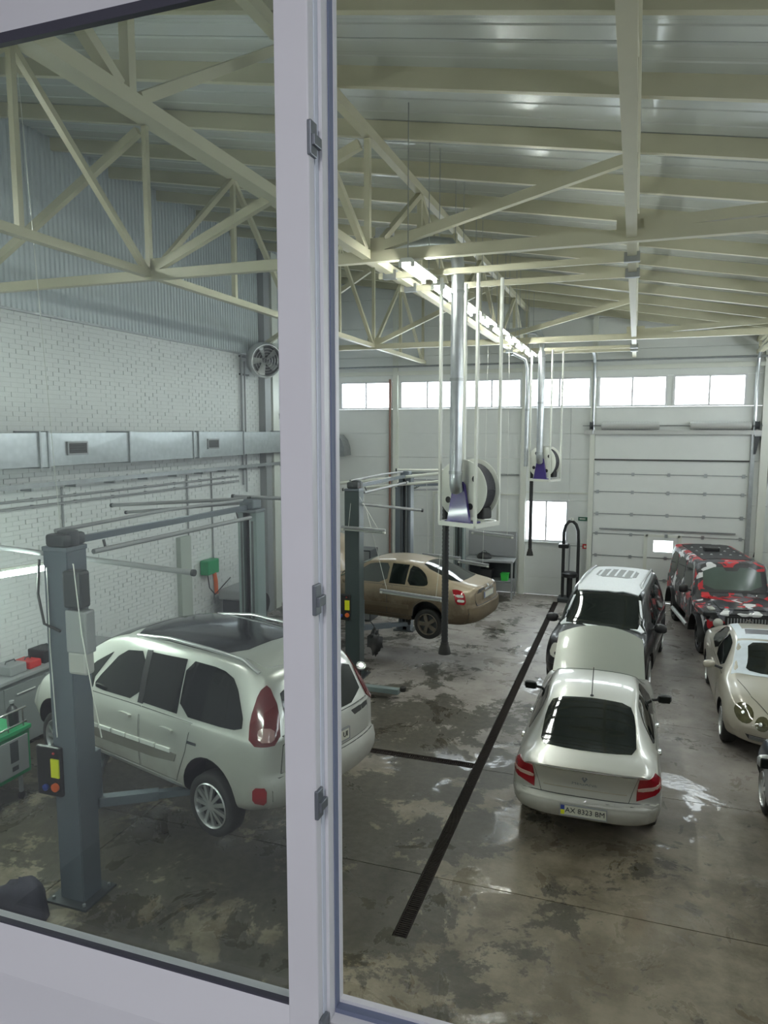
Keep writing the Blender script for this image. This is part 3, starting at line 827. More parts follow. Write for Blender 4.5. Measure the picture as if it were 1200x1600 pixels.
    def mirror_pair(s, x, y, z, m, size=(.10, .20, .13), sides=(1, -1)):
        for sd in sides:
            a, b, c = size
            me = MB(); k = 10
            prof = [(.25, -1), (.8, -.8), (1, -.3), (1, .2), (.85, .75), (.5, 1)]
            V = []; nn = 14
            for r, h in prof:
                for j in range(nn):
                    t_ = 2 * pi * j / nn; ca, sa = cos(t_), sin(t_)
                    ca = math.copysign(abs(ca) ** .7, ca); sa = math.copysign(abs(sa) ** .7, sa)
                    V.append((x + a * .5 * r * ca + .02 * h, sd * (y + b * .5 * h), z + c * .5 * r * sa))
            me.add(V, [(i * nn + j, i * nn + (j + 1) % nn, (i + 1) * nn + (j + 1) % nn, (i + 1) * nn + j) for i in range(len(prof) - 1) for j in range(nn)] + [list(range(nn)), list(range((len(prof) - 1) * nn, len(prof) * nn))])
            mo = me.build('side_mirror', m, s.t, smooth=50, local=True)
            MB().tube([(x, sd * (y - b * .45), z - .02), (x + .03, sd * (y - b * .45 - .12), z - .05)], .022, 8).build('mirror_arm', M_BLACK, mo, smooth=50, local=True)
            MB().bevbox(x - a * .5 - .006, min(sd * (y - b * .4), sd * (y + b * .4)), z - c * .38, x - a * .5 + .02, max(sd * (y - b * .4), sd * (y + b * .4)), z + c * .38, .008).build('mirror_glass', M_GLASSD, mo, local=True)
    def hood_open(s, x, z, length, width, ang, m, nose=.16, crown=.05):
        V = []; nx, ny = 8, 12; a = radians(ang)
        for th in (0, -.025):
            for i in range(nx + 1):
                for j in range(ny + 1):
                    q = -1 + 2 * j / ny; l = i / nx * (length - nose * (abs(q) ** 2.2) * (i / nx))
                    ww = width / 2 * (1 - .06 * (i / nx)); yy = q * ww
                    h = crown * (1 - q * q) - (.06 * max(0, i / nx - .7) ** 1.0) + th
                    # swing up about the cowl: panel points forward (+x) when shut
                    V.append((x + l * cos(a) - h * sin(a), yy, z + l * sin(a) + h * cos(a)))
        k = (nx + 1) * (ny + 1); F = []
        for i in range(nx):
            for j in range(ny):
                p = i * (ny + 1) + j; F += [(p, p + 1, p + ny + 2, p + ny + 1), (k + p + ny + 1, k + p + ny + 2, k + p + 1, k + p)]
        for i in range(nx):
            p = i * (ny + 1); F.append((p, p + ny + 1, k + p + ny + 1, k + p)); p += ny; F.append((p + ny + 1, p, k + p, k + p + ny + 1))
        for j in range(ny):
            F.append((j + 1, j, k + j, k + j + 1)); p = nx * (ny + 1) + j; F.append((p, p + 1, k + p + 1, k + p))
        return MB().add(V, F).build('hood', m, s.t, smooth=50, local=True)
    def plate(s, phi, u, v, w, h, txt=None, band=None, tilt=0.0, size=.085, off=.02):
        c, nrm = s.cast(phi, u, v)
        a = radians(phi); e = Vector((sin(a), -cos(a), 0)); out = Vector((cos(a), sin(a), 0))
        e = -e                       # reading direction, left to right for the viewer
        up_ = Vector((0, 0, 1))
        c = c + out * off
        def P(x, y, d): return c + e * x + up_ * y + out * d
        mb = MB()
        vs = [P(x * w / 2, y * h / 2, d) for d in (-.01, .0) for x, y in ((-1, -1), (1, -1), (1, 1), (-1, 1))]
        mb.add(vs, [(3, 2, 1, 0), (4, 5, 6, 7), (0, 1, 5, 4), (1, 2, 6, 5), (2, 3, 7, 6), (3, 0, 4, 7)])
        po = mb.build('licence_plate', M_PLATE, s.t, local=True)
        fr = MB(); t = .012
        for (x0, x1, y0, y1) in ((-w/2 - t, w/2 + t, -h/2 - t, -h/2), (-w/2 - t, w/2 + t, h/2, h/2 + t), (-w/2 - t, -w/2, -h/2, h/2), (w/2, w/2 + t, -h/2, h/2)):
            vs = [P(x, y, d) for d in (-.012, .004) for x, y in ((x0, y0), (x1, y0), (x1, y1), (x0, y1))]
            fr.add(vs, [(3, 2, 1, 0), (4, 5, 6, 7), (0, 1, 5, 4), (1, 2, 6, 5), (2, 3, 7, 6), (3, 0, 4, 7)])
        fr.build('plate_frame', M_GREYP, po, local=True)
        if band:
            bw = .045
            for cc, (y0, y1) in band:
                vs = [P(x, y, d) for d in (0, .0012) for x, y in ((-w/2, y0 * h), (-w/2 + bw, y0 * h), (-w/2 + bw, y1 * h), (-w/2, y1 * h))]
                MB().add(vs, [(3, 2, 1, 0), (4, 5, 6, 7), (0, 1, 5, 4), (1, 2, 6, 5), (2, 3, 7, 6), (3, 0, 4, 7)]).build('plate_flag', cc, po, local=True)
        if txt:
            v, f = text_geo(txt, size)
            sx = (w - (.07 if band else .02)) / max(1e-6, (max(p[0] for p in v) - min(p[0] for p in v)))
            sx = min(1.25, sx) if len(txt) > 3 else 1
            dx = .02 if band else 0
            MB().add([P(p[0] * sx + dx, p[1], p[2] + .002) for p in v], f).build('lettering', M_INK, po, local=True)
        return po

# ---------------------------------------------------------------- silver people carrier on the near lift
ESP_Z = .85
def make_mpv():
    pa = paint('silver_paint_van', (0.60, 0.61, 0.57), (0.23, 0.19, 0.14), (0.30, 0.95), 0.55)
    c = Car('people_carrier', 'dusty silver people carrier raised on the car lift nearest the window', (-3.84, 7.14, ESP_Z), radians(163.7), [
        (-.92, 1.60, .34, .87, 1.03, .86, .60, .07), (-.6, 1.66, .25, .92, 1.03, .90, .63, .08), (0, 1.71, .22, .93, 1.02, .905, .66, .09), (.8, 1.735, .20, .93, 1.00, .905, .68, .09),
        (1.4, 1.715, .20, .93, .98, .905, .68, .09), (1.9, 1.63, .20, .93, .97, .905, .66, .09), (2.35, 1.43, .20, .93, .96, .90, .66, .09), (2.75, 1.20, .22, .93, .93, .90, .70, .08),
        (3.05, 1.06, .24, .92, .90, .88, .72, .07), (3.45, .92, .26, .88, .80, .83, .66, .06), (3.76, .76, .30, .80, .66, .76, .60, .05)], (0, 2.8), .33,
        (.16, 3.0, [(.3, .07), (.45, 0), (.62, 0), (.68, .045), (1.02, .05), (1.25, .15), (1.45, .25), (1.6, .33)], .8), (.35, 2.4, [(.3, .06), (.5, 0), (.7, .05), (.9, .15)], .7))
    c.body(pa)
    L_ = 90
    # doors
    c.patch('door', L_, [(1.12, .34), (2.22, .34), (2.30, .96), (1.12, .99)], pa, .004, both=True)
    c.patch('door', L_, [(.50, .34), (1.09, .34), (1.09, .99), (.26, 1.0), (.34, .70)], pa, .004, both=True)
    # side glass
    c.patch('window_glass', L_, [(1.16, 1.035), (1.98, 1.01), (2.02, 1.08), (1.60, 1.50), (1.18, 1.555)], M_GLASSD, .005, rnd=1, both=True)
    c.patch('window_glass', L_, [(2.04, 1.01), (2.48, .985), (2.10, 1.28), (1.80, 1.44), (2.05, 1.12)], M_GLASSD, .005, both=True)
    c.patch('window_glass', L_, [(.52, 1.04), (1.11, 1.035), (1.11, 1.56), (.52, 1.585)], M_GLASSD, .005, both=True)
    c.patch('window_glass', L_, [(-.46, 1.11), (-.30, 1.06), (.50, 1.04), (.50, 1.585), (.0, 1.575), (-.22, 1.50)], M_GLASSD, .005, rnd=1, both=True)
    c.patch('window_pillar', L_, [(1.09, 1.02), (1.18, 1.02), (1.18, 1.57), (1.09, 1.58)], M_BLACK, .008, both=True)
    # windscreen, roof glass, rear glass
    c.patch('windscreen', 'top', [(1.72, -.56), (1.72, .56), (2.75, .70), (2.86, .4), (2.9, 0), (2.86, -.4), (2.75, -.70)], M_GLASSD, .005)
    rg = mat('black_roof_glass', (0.012, 0.013, 0.016), 0.12, spec=.4)
    c.patch('roof_glass', 'top', [(-.02, -.57), (-.02, .57), (.8, .615), (1.68, .585), (1.68, -.585), (.8, -.615)], rg, .006, rnd=1)
    c.patch('rear_roof_panel', 'top', [(-.50, -.50), (-.50, .50), (-.08, .52), (-.08, -.52)], pa, .012, rnd=1)
    for sd in (-1, 1):
        pts = [(-.42, sd * .585), (-.2, sd * .60), (.3, sd * .615), (.9, sd * .625), (1.5, sd * .60)]
        P = []
        for i, (x, y) in enumerate(pts):
            h, nn = c.cast('top', x, y); P.append(h + Vector((0, 0, .05 if 0 < i < 4 else .0)))
        c.part('roof_rail', MB().tube(P, .022, 8), M_ALLOY, smooth=50)
    c.patch('rear_glass', 180, [(-.60, 1.08), (.60, 1.08), (.53, 1.50), (-.53, 1.50)], M_GLASSD, .006, rnd=1)
    c.patch('tailgate', 180, [(-.70, .70), (.70, .70), (.66, 1.05), (-.66, 1.05)], pa, .004)
    # lamps: tall clusters wrapping the rear corner
    lp = [(.115, .96), (.30, .93), (.235, 1.30), (.14, 1.46), (.05, 1.44), (.07, 1.25)]
    q = math.sqrt(.5)
    tl = c.patch('tail_lamp', 135, [(-.07, 1.0), (.23, .98), (.21, 1.2), (.12, 1.44), (.03, 1.51), (-.06, 1.3)], M_LAMPDR, .012, rnd=1, res=.06)
    tl2 = c.patch('tail_lamp', 135, [(-.07, 1.0), (.23, .98), (.21, 1.2), (.12, 1.44), (.03, 1.51), (-.06, 1.3)], M_LAMPDR, .012, rnd=1, res=.06, mirror=True)
    c.patch('reversing_lens', 135, [(-.01, 1.025), (.13, 1.02), (.13, 1.14), (-.01, 1.14)], mat('pink_lens', (0.38, 0.22, 0.20), 0.15, coat=.5), .018, parent=tl, rnd=1, res=.05)
    c.patch('reflector', 150, [(.36, .42), (.47, .42), (.47, .58), (.36, .60)], M_LAMPR, .012, rnd=1, res=.05, both=True)
    # bumper moulding, door mouldings
    c.patch('rear_bumper', 180, [(-.80, .36), (.80, .36), (.82, .66), (-.82, .66)], pa, .012)
    c.patch('side_moulding', L_, [(.52, .52), (2.18, .46), (2.2, .60), (.46, .66)], paint('lower_trim_van', (0.30, 0.30, 0.27), (0.15, 0.12, 0.09), (.3, 1.0), .7), .014, rnd=1, both=True)
    for i in range(6):
        a = .56 + i * .26
        c.patch('trim_strip', L_, [(a, .635 - i * .0085), (a + .235, .627 - i * .0085), (a + .235, .667 - i * .0085), (a, .675 - i * .0085)], mat('polished_white_strip', (0.8, 0.82, 0.78), .15, coat=.5), .026, res=.06)  # white dashes paint the tube lamps' reflection along the door moulding
    c.patch('sill_strip', L_, [(.42, .275), (2.3, .275), (2.3, .315), (.42, .315)], M_ALLOY, .008, both=True)
    for x in (.62, 1.34):
        c.patch('door_handle', L_, [(x - .1, .845), (x + .1, .845), (x + .1, .885), (x - .1, .885)], pa, .035, rnd=1, res=.05, both=True)
    c.patch('fuel_flap', L_, [(-.02, .80), (.14, .80), (.14, .95), (-.02, .95)], pa, .004, rnd=1, mirror=True)
    hl = c.patch('headlamp', 40, [(-.76, .72), (-.45, .66), (-.42, .78), (-.60, .88), (-.78, .86)], M_LAMPW, .008, rnd=1, both=True)
    c.patch('badge', L_, [(.16, .80), (.30, .795), (.30, .825), (.16, .83)], M_CHROME, .008, res=.04)
    c.mirror_pair(2.15, 1.02, 1.02, pa)
    c.plate(180, 0, .80, .50, .11, None, None)
    v, f = text_geo('UI', .085); h, nn = c.cast(180, 0, .80)
    c.part('plate_lettering', MB().add([(h.x - .024 - p[2], -.185 - p[0], .80 + p[1]) for p in v], f), M_INK)
    for x, sd in ((0, 1), (0, -1), (2.8, 1), (2.8, -1)):
        c.wheel(x, sd, .33, .22, (11, .042), M_ALLOY, zc=.33 - .13, y=.915)
    c.t.scale = (1.04, 1.04, 1.04)
    return c
mpv = make_mpv()

# ---------------------------------------------------------------- beige liftback on the second lift
def make_liftback():
    pa = paint('beige_paint', (0.31, 0.25, 0.17), (0.10, 0.072, 0.045), (0.45, 0.95), 1.1, all_over=.15, metal=.35, rough=.4, coat=.4)
    dirty = paint('muddy_bumper', (0.16, 0.125, 0.08), (0.10, 0.075, 0.045), (0.3, 1.0), .8, metal=.1, rough=.55, coat=.1)
    c = Car('liftback_car', 'muddy beige liftback car raised on the middle lift with its bonnet up', (-3.78, 14.85, .84), radians(170.5), [
        (-1.06, .99, .30, .80, .86, .77, .60, .04), (-.85, 1.03, .24, .85, .92, .80, .62, .05), (-.55, 1.08, .22, .865, .94, .81, .61, .06), (0, 1.27, .20, .865, .945, .82, .56, .06), (.4, 1.385, .20, .865, .94, .82, .555, .07),
        (1.0, 1.432, .20, .865, .93, .82, .57, .07), (1.5, 1.39, .20, .865, .92, .82, .56, .07), (2.0, 1.15, .20, .865, .91, .82, .60, .07), (2.35, .985, .22, .865, .88, .81, .66, .06), (2.8, .91, .23, .86, .84, .79, .66, .05),
        (3.2, .81, .25, .82, .74, .76, .62, .05), (3.44, .68, .30, .74, .60, .70, .55, .04)], (0, 2.512), .31,
        (.15, 3.0, [(.3, .06), (.42, 0), (.62, .0), (.66, .05), (.95, .07), (1.05, .05)], .5), (.30, 2.6, [(.3, .05), (.5, 0), (.8, .05)], .6))
    c.body(pa)
    L_ = 90
    c.patch('door', L_, [(.95, .33), (2.02, .33), (2.05, .90), (.95, .92)], pa, .004, both=True)
    c.patch('door', L_, [(.34, .33), (.92, .33), (.92, .92), (.02, .92), (.10, .72), (.30, .58)], pa, .004, both=True)
    c.patch('window_glass', L_, [(.98, .955), (1.92, .93), (1.52, 1.28), (1.30, 1.325), (.98, 1.34)], mat('clear_side_glass', (0.04, 0.05, 0.045), 0.08, coat=.3), .005, rnd=1, both=True)
    c.patch('window_glass', L_, [(.02, 1.0), (.12, .96), (.50, .955), (.50, 1.335), (.30, 1.29), (.12, 1.17)], M_GLASSD, .005, rnd=1, both=True)
    c.patch('window_glass', L_, [(.54, .955), (.92, .955), (.92, 1.345), (.54, 1.335)], M_GLASSD, .005, both=True)
    c.patch('windscreen', 'top', [(1.52, -.52), (1.52, .52), (2.18, .68), (2.32, .35), (2.35, 0), (2.32, -.35), (2.18, -.68)], M_GLASSG, .005)
    c.patch('rear_glass', 'top', [(-.55, -.55), (-.60, 0), (-.55, .55), (.28, .46), (.32, 0), (.28, -.46)], M_GLASSD, .005, rnd=1)
    c.patch('boot_lid', 180, [(-.58, .64), (.58, .64), (.60, .98), (-.60, .98)], pa, .004)
    tl = c.patch('tail_lamp', 150, [(.28, .68), (.43, .69), (.42, .95), (.34, .96), (.27, .93)], M_LAMPR, .01, rnd=1, res=.05)
    for z0 in (.735, .825): c.patch('white_lens', 150, [(.30, z0), (.40, z0), (.40, z0 + .05), (.30, z0 + .05)], M_LAMPW, .016, parent=tl, rnd=1, res=.05)
    c.patch('tail_lamp', 150, [(.28, .68), (.43, .69), (.42, .95), (.34, .96), (.27, .93)], M_LAMPR, .01, rnd=1, res=.05, mirror=True)
    c.patch('rear_bumper', 180, [(-.78, .30), (.78, .30), (.80, .60), (-.80, .60)], dirty, .016)
    c.patch('plate_recess', 180, [(-.33, .71), (.33, .71), (.33, .90), (-.33, .90)], pa, .006)
    c.patch('handle_strip', 180, [(-.22, .895), (.22, .895), (.22, .93), (-.22, .93)], M_CHROME, .02, res=.06)
    c.patch('badge', 180, [(-.04, .945), (.04, .945), (.04, .985), (-.04, .985)], M_CHROME, .015, rnd=1, res=.04)
    c.plate(180, 0, .80, .52, .11, None, [(M_BLUE, (-.5, .5))])
    c.patch('side_moulding', L_, [(.42, .47), (2.05, .45), (2.05, .53), (.42, .55)], dirty, .016, both=True)
    c.patch('sill', L_, [(.44, .22), (2.10, .22), (2.10, .31), (.44, .31)], dirty, .01, both=True)
    for x in (.22, 1.12): c.patch('door_handle', L_, [(x - .09, .80), (x + .09, .80), (x + .09, .84), (x - .09, .84)], pa, .03, rnd=1, res=.05, both=True)
    c.patch('engine_bay', 'top', [(2.42, -.6), (2.42, .6), (3.15, .55), (3.28, 0), (3.15, -.55)], M_BLACK, .006)
    c.hood_open(2.40, .97, .98, 1.38, 58, pa)
    c.patch('headlamp', 35, [(-.62, .60), (-.34, .56), (-.34, .70), (-.60, .74)], M_LAMPW, .008, rnd=1, both=True)
    c.mirror_pair(1.88, .93, .96, pa)
    c.part('steering_wheel', MB().tube([(1.62 + .04 * cos(a), .36 + .18 * cos(a), .93 + .17 * sin(a)) for a in [2 * pi * k / 16 for k in range(17)]], .016, 6, cap=False), M_BLACK, smooth=60)
    for x, sd in ((0, 1), (0, -1), (2.512, 1), (2.512, -1)): c.wheel(x, sd, .315, .20, (5, .085), M_DALLOY, zc=.315 - .13, y=.84)
    return c
make_liftback()

# ---------------------------------------------------------------- silver saloon in the middle of the floor
MEG = [(-.98, 1.035, .40, .83, .92, .80, .70, .025), (-.8, 1.065, .37, .875, .94, .84, .70, .03), (-.45, 1.12, .29, .885, .95, .845, .65, .06), (.0, 1.30, .20, .885, .955, .85, .60, .06), (.4, 1.41, .20, .885, .955, .85, .585, .07),
       (1.0, 1.46, .20, .885, .95, .85, .60, .075), (1.55, 1.42, .20, .885, .94, .85, .59, .07), (2.1, 1.23, .20, .885, .93, .85, .62, .07), (2.6, 1.03, .22, .885, .91, .84, .68, .06), (3.0, .95, .24, .875, .87, .82, .68, .05),
       (3.3, .84, .26, .83, .76, .78, .64, .05), (3.52, .70, .30, .74, .60, .70, .55, .04)]
MEGR = (.16, 3.4, [(.36, .06), (.46, 0), (.60, 0), (.655, .055), (.80, .08), (.95, .04), (1.03, .0)], .6)
MEGF = (.34, 2.5, [(.3, .06), (.5, 0), (.75, .06)], .6)
def make_saloon():
    pa = paint('silver_paint_saloon', (0.56, 0.56, 0.515), (0.20, 0.165, 0.11), (0.25, 0.85), 0.6, all_over=.06, metal=.55)
    c = Car('saloon_car', 'silver saloon with its bonnet propped open, rear number plate facing the window', (-.43, 9.42, 0), radians(90.3), MEG, (0, 2.686), .315, MEGR, MEGF, edge=.03)
    c.body(pa)
    L_ = 90
    c.patch('rear_glass', 'top', [(-.50, -.58), (-.58, -.3), (-.60, 0), (-.58, .3), (-.50, .58), (.1, .56), (.38, .49), (.40, 0), (.38, -.49), (.1, -.56)], M_GLASSD, .005, rnd=1)
    c.patch('windscreen', 'top', [(1.62, -.54), (1.62, .54), (2.42, .72), (2.56, .35), (2.6, 0), (2.56, -.35), (2.42, -.72)], M_GLASSG, .005)
    for nm, po in (('door', [(.98, .34), (2.05, .34), (2.1, .93), (.98, .95)]), ('door', [(.42, .34), (.95, .34), (.95, .95), (.05, .95), (.14, .74), (.36, .6)])):
        c.patch(nm, L_, po, pa, .004, both=True)
    c.patch('window_glass', L_, [(1.0, .985), (1.95, .96), (1.55, 1.30), (1.32, 1.355), (1.0, 1.37)], M_GLASSD, .005, rnd=1, both=True)
    c.patch('window_glass', L_, [(.06, 1.02), (.16, .99), (.95, .985), (.95, 1.37), (.52, 1.345), (.25, 1.24)], M_GLASSD, .005, rnd=1, both=True)
    c.patch('boot_lid', 180, [(-.50, .665), (.50, .665), (.60, .985), (-.60, .985)], pa, .005)
    c.patch('boot_edge', 180, [(-.62, .985), (.62, .985), (.62, 1.0), (-.62, 1.0)], M_CHROME, .006, res=.08)
    tlo = [(.15, .70), (.42, .66), (.47, .80), (.44, .96), (.20, .93)]
    for mi in (False, True):
        tl = c.patch('tail_lamp', 160, [(.27, .965), (.50, .975), (.60, .88), (.585, .79), (.25, .69)], M_LAMPR, .012, res=.05, mirror=mi)
        c.patch('clear_lens', 160, [(.27, .80), (.55, .835), (.55, .875), (.26, .85)], mat('pink_white_lens', (0.60, 0.42, 0.36), 0.12, coat=.5), .018, parent=tl, rnd=1, res=.05, mirror=mi)
    c.patch('rear_bumper', 180, [(-.80, .41), (.80, .41), (.84, .64), (.60, .655), (-.60, .655), (-.84, .64)], pa, .014)
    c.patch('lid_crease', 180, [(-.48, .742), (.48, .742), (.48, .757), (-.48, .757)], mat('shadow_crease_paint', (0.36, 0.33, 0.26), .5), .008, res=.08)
    c.plate(180, 0, .515, .52, .115, 'AX 8323 BM', [(M_BLUE, (0, .5)), (M_YELLOW, (-.5, 0))], size=.088, off=.03)
    # lozenge emblem and name on the lid
    h, nn = c.cast(180, 0, .895); x = h.x - .012
    out = [(0, .048), (.034, 0), (0, -.048), (-.034, 0)]; inn = [(a * .45, b * .45) for a, b in out]
    V = [(x, a, .895 + b) for a, b in out] + [(x, a, .895 + b) for a, b in inn] + [(x + .012, a, .895 + b) for a, b in out] + [(x + .012, a, .895 + b) for a, b in inn]
    F = []
    for i in range(4):
        j = (i + 1) % 4; F += [(i, j, 4 + j, 4 + i), (8 + i, 8 + j, j, i), (4 + i, 4 + j, 12 + j, 12 + i)]
    c.part('emblem', MB().add(V, F), M_HARDW)
    v, f = text_geo('MEGANE', .05); h, nn = c.cast(180, 0, .815)
    c.part('lettering', MB().add([(h.x - .008 - p[2], -p[0] * 1.5, .815 + p[1]) for p in v], f), M_HARDW)
    h, nn = c.cast('top', .46, 0)
    ant = MB().tube([h, h + Vector((-.06, 0, .02)), h + Vector((.30, 0, .30))], .006, 6); ant.lathe([(.025, -.01), (.022, .012), (.01, .02)], h, (0, 0, 1), 10)
    c.part('aerial', ant, M_BLACK, smooth=50)
    c.patch('engine_bay', 'top', [(2.68, -.64), (2.68, .64), (3.2, .58), (3.34, 0), (3.2, -.58)], M_BLACK, .006)
    c.hood_open(2.62, 1.0, .92, 1.46, 44, paint('hood_paint_saloon', (0.40, 0.42, 0.375), (0.26, 0.22, 0.15), (0.25, 0.8), 0.2, metal=.3), nose=.18)
    c.part('hood_prop', MB().tube([(3.05, .55, .90), (3.02, .52, 1.32)], .008, 6), M_GALVD)
    for x in (.22, 1.12): c.patch('door_handle', L_, [(x - .09, .84), (x + .09, .84), (x + .09, .875), (x - .09, .875)], M_CHROME, .03, rnd=1, res=.05, both=True)
    c.mirror_pair(1.86, .99, .985, M_BLACK)
    for x, sd in ((0, 1), (0, -1), (2.686, 1), (2.686, -1)): c.wheel(x, sd, .315, .20, (7, .06), M_ALLOY)
    return c
make_saloon()

# ---------------------------------------------------------------- black snow-topped off-roader behind the open bonnet
def make_suv():
    pa = paint('black_paint', (0.008, 0.008, 0.011), (0.06, 0.052, 0.045), (0.25, 0.7), 0.4, metal=0, rough=.3, coat=.4)
    c = Car('off_road_car', 'black off-road car with melting snow on its roof, behind the open bonnet', (-.20, 17.25, 0), radians(-96.5), [
        (-.95, 1.70, .36, .88, 1.08, .87, .62, .08), (-.6, 1.76, .30, .94, 1.09, .92, .70, .08), (0, 1.80, .27, .98, 1.09, .96, .72, .08), (.8, 1.81, .26, .98, 1.08, .96, .73, .08), (1.5, 1.79, .26, .98, 1.07, .96, .73, .08),
        (1.95, 1.72, .26, .98, 1.06, .96, .72, .08), (2.35, 1.46, .26, .98, 1.06, .92, .70, .08), (2.75, 1.20, .27, .98, 1.04, .91, .76, .07), (3.1, 1.12, .28, .94, 1.02, .90, .76, .06), (3.5, 1.04, .30, .92, .92, .86, .72, .06), (3.85, .88, .34, .82, .74, .78, .64, .05)],
        (0, 2.9), .37, (.12, 3.2, [(.3, .06), (.5, 0), (1.0, .02), (1.3, .08), (1.7, .22)], .6), (.30, 2.8, [(.3, .05), (.55, 0), (.9, .06)], .6), smooth_it=2)
    c.body(pa)
    L_ = 90
    c.patch('windscreen', 'top', [(1.92, -.64), (1.96, 0), (1.92, .64), (2.70, .84), (2.80, .45), (2.83, 0), (2.80, -.45), (2.70, -.84)], M_GLASSD, .005)
    c.patch('door', L_, [(1.05, .42), (2.3, .42), (2.35, 1.03), (1.05, 1.06)], pa, .004, both=True)
    c.patch('door', L_, [(.42, .42), (1.02, .42), (1.02, 1.06), (.0, 1.07), (.1, .85), (.36, .7)], pa, .004, both=True)
    c.patch('window_glass', L_, [(1.08, 1.10), (2.18, 1.09), (1.72, 1.58), (1.08, 1.66)], M_GLASSD, .005, rnd=1, both=True)
    c.patch('window_glass', L_, [(.05, 1.11), (1.02, 1.10), (1.02, 1.66), (.05, 1.66)], M_GLASSD, .005, rnd=1, both=True)
    c.patch('window_glass', L_, [(-.66, 1.16), (-.02, 1.12), (-.02, 1.65), (-.55, 1.60)], M_GLASSD, .005, rnd=1, both=True)
    r = random.Random(5)
    edge = [(1.98 + r.uniform(-.03, .02), -.60 + i * .15) for i in range(9)] + [(1.6, .66), (1.0, .67), (.3, .66), (-.3, .64)] + [(-.62 + r.uniform(-.05, .05), .55 - i * .18) for i in range(7)] + [(-.3, -.64), (.3, -.66), (1.0, -.67), (1.6, -.66)]
    sn = c.patch('snow_layer', 'top', edge, M_SNOW, .028, res=.10, th=.004)
    for i in range(5):
        y = -.33 + i * .165
        c.patch('roof_rib', 'top', [(.15, y - .02), (.15, y + .02), (1.0, y + .02), (1.0, y - .02)], M_SNOW, .05, res=.12)
    c.patch('roof_glass', 'top', [(.1, -.42), (.1, .42), (1.05, .42), (1.05, -.42)], M_GREYP, .034, rnd=1)
    for sd in (-1, 1):
        P = []
        for i, x in enumerate((-.5, -.3, .3, 1.0, 1.5, 1.68)):
            h, nn = c.cast('top', x, sd * .62); P.append(h + Vector((0, 0, .07 if 0 < i < 5 else .01)))
        c.part('roof_rail', MB().tube(P, .022, 8), M_ALLOY, smooth=50)
    # snow clinging to the edge of the windscreen and the door tops
    for sd in (False, True):
        c.patch('snow_rim', 'top', [(2.60, .70), (2.74, .68), (2.78, .55), (2.80, .76), (2.70, .80)], M_SNOW, .02, res=.05, mirror=sd)
        c.patch('snow_rim', 'top', [(2.1, .62), (2.4, .69), (2.42, .73), (2.1, .66)], M_SNOW, .015, res=.05, mirror=sd)
    c.patch('snow_rim', 'top', [(2.78, -.35), (2.84, -.25), (2.88, .1), (2.86, .3), (2.83, .1), (2.80, -.1)], M_SNOW, .012, res=.05)
    c.patch('waist_trim', L_, [(-.5, 1.075), (2.25, 1.06), (2.25, 1.085), (-.5, 1.10)], M_CHROME, .012, both=True)
    c.patch('side_strip', L_, [(.5, .66), (2.3, .64), (2.3, .70), (.5, .72)], M_CHROME, .014, both=True)
    c.patch('headlamp', 28, [(-.80, .74), (-.46, .70), (-.44, .86), (-.70, .95), (-.80, .92)], M_LAMPW, .008, rnd=1, both=True)
    c.patch('grille', 0, [(-.42, .62), (.42, .62), (.46, .86), (-.46, .86)], M_CHROME, .01)
    c.patch('front_bumper', 0, [(-.85, .38), (.85, .38), (.85, .60), (-.85, .60)], pa, .012)
    for x in (.2, 1.25): c.patch('door_handle', L_, [(x - .1, .93), (x + .1, .93), (x + .1, .965), (x - .1, .965)], M_CHROME, .03, rnd=1, res=.05, both=True)
    c.mirror_pair(2.25, 1.06, 1.12, M_BLACK, (.14, .24, .18))
    for x, sd in ((0, 1), (0, -1), (2.9, 1), (2.9, -1)): c.wheel(x, sd, .37, .24, (5, .08), M_ALLOY)
make_suv()

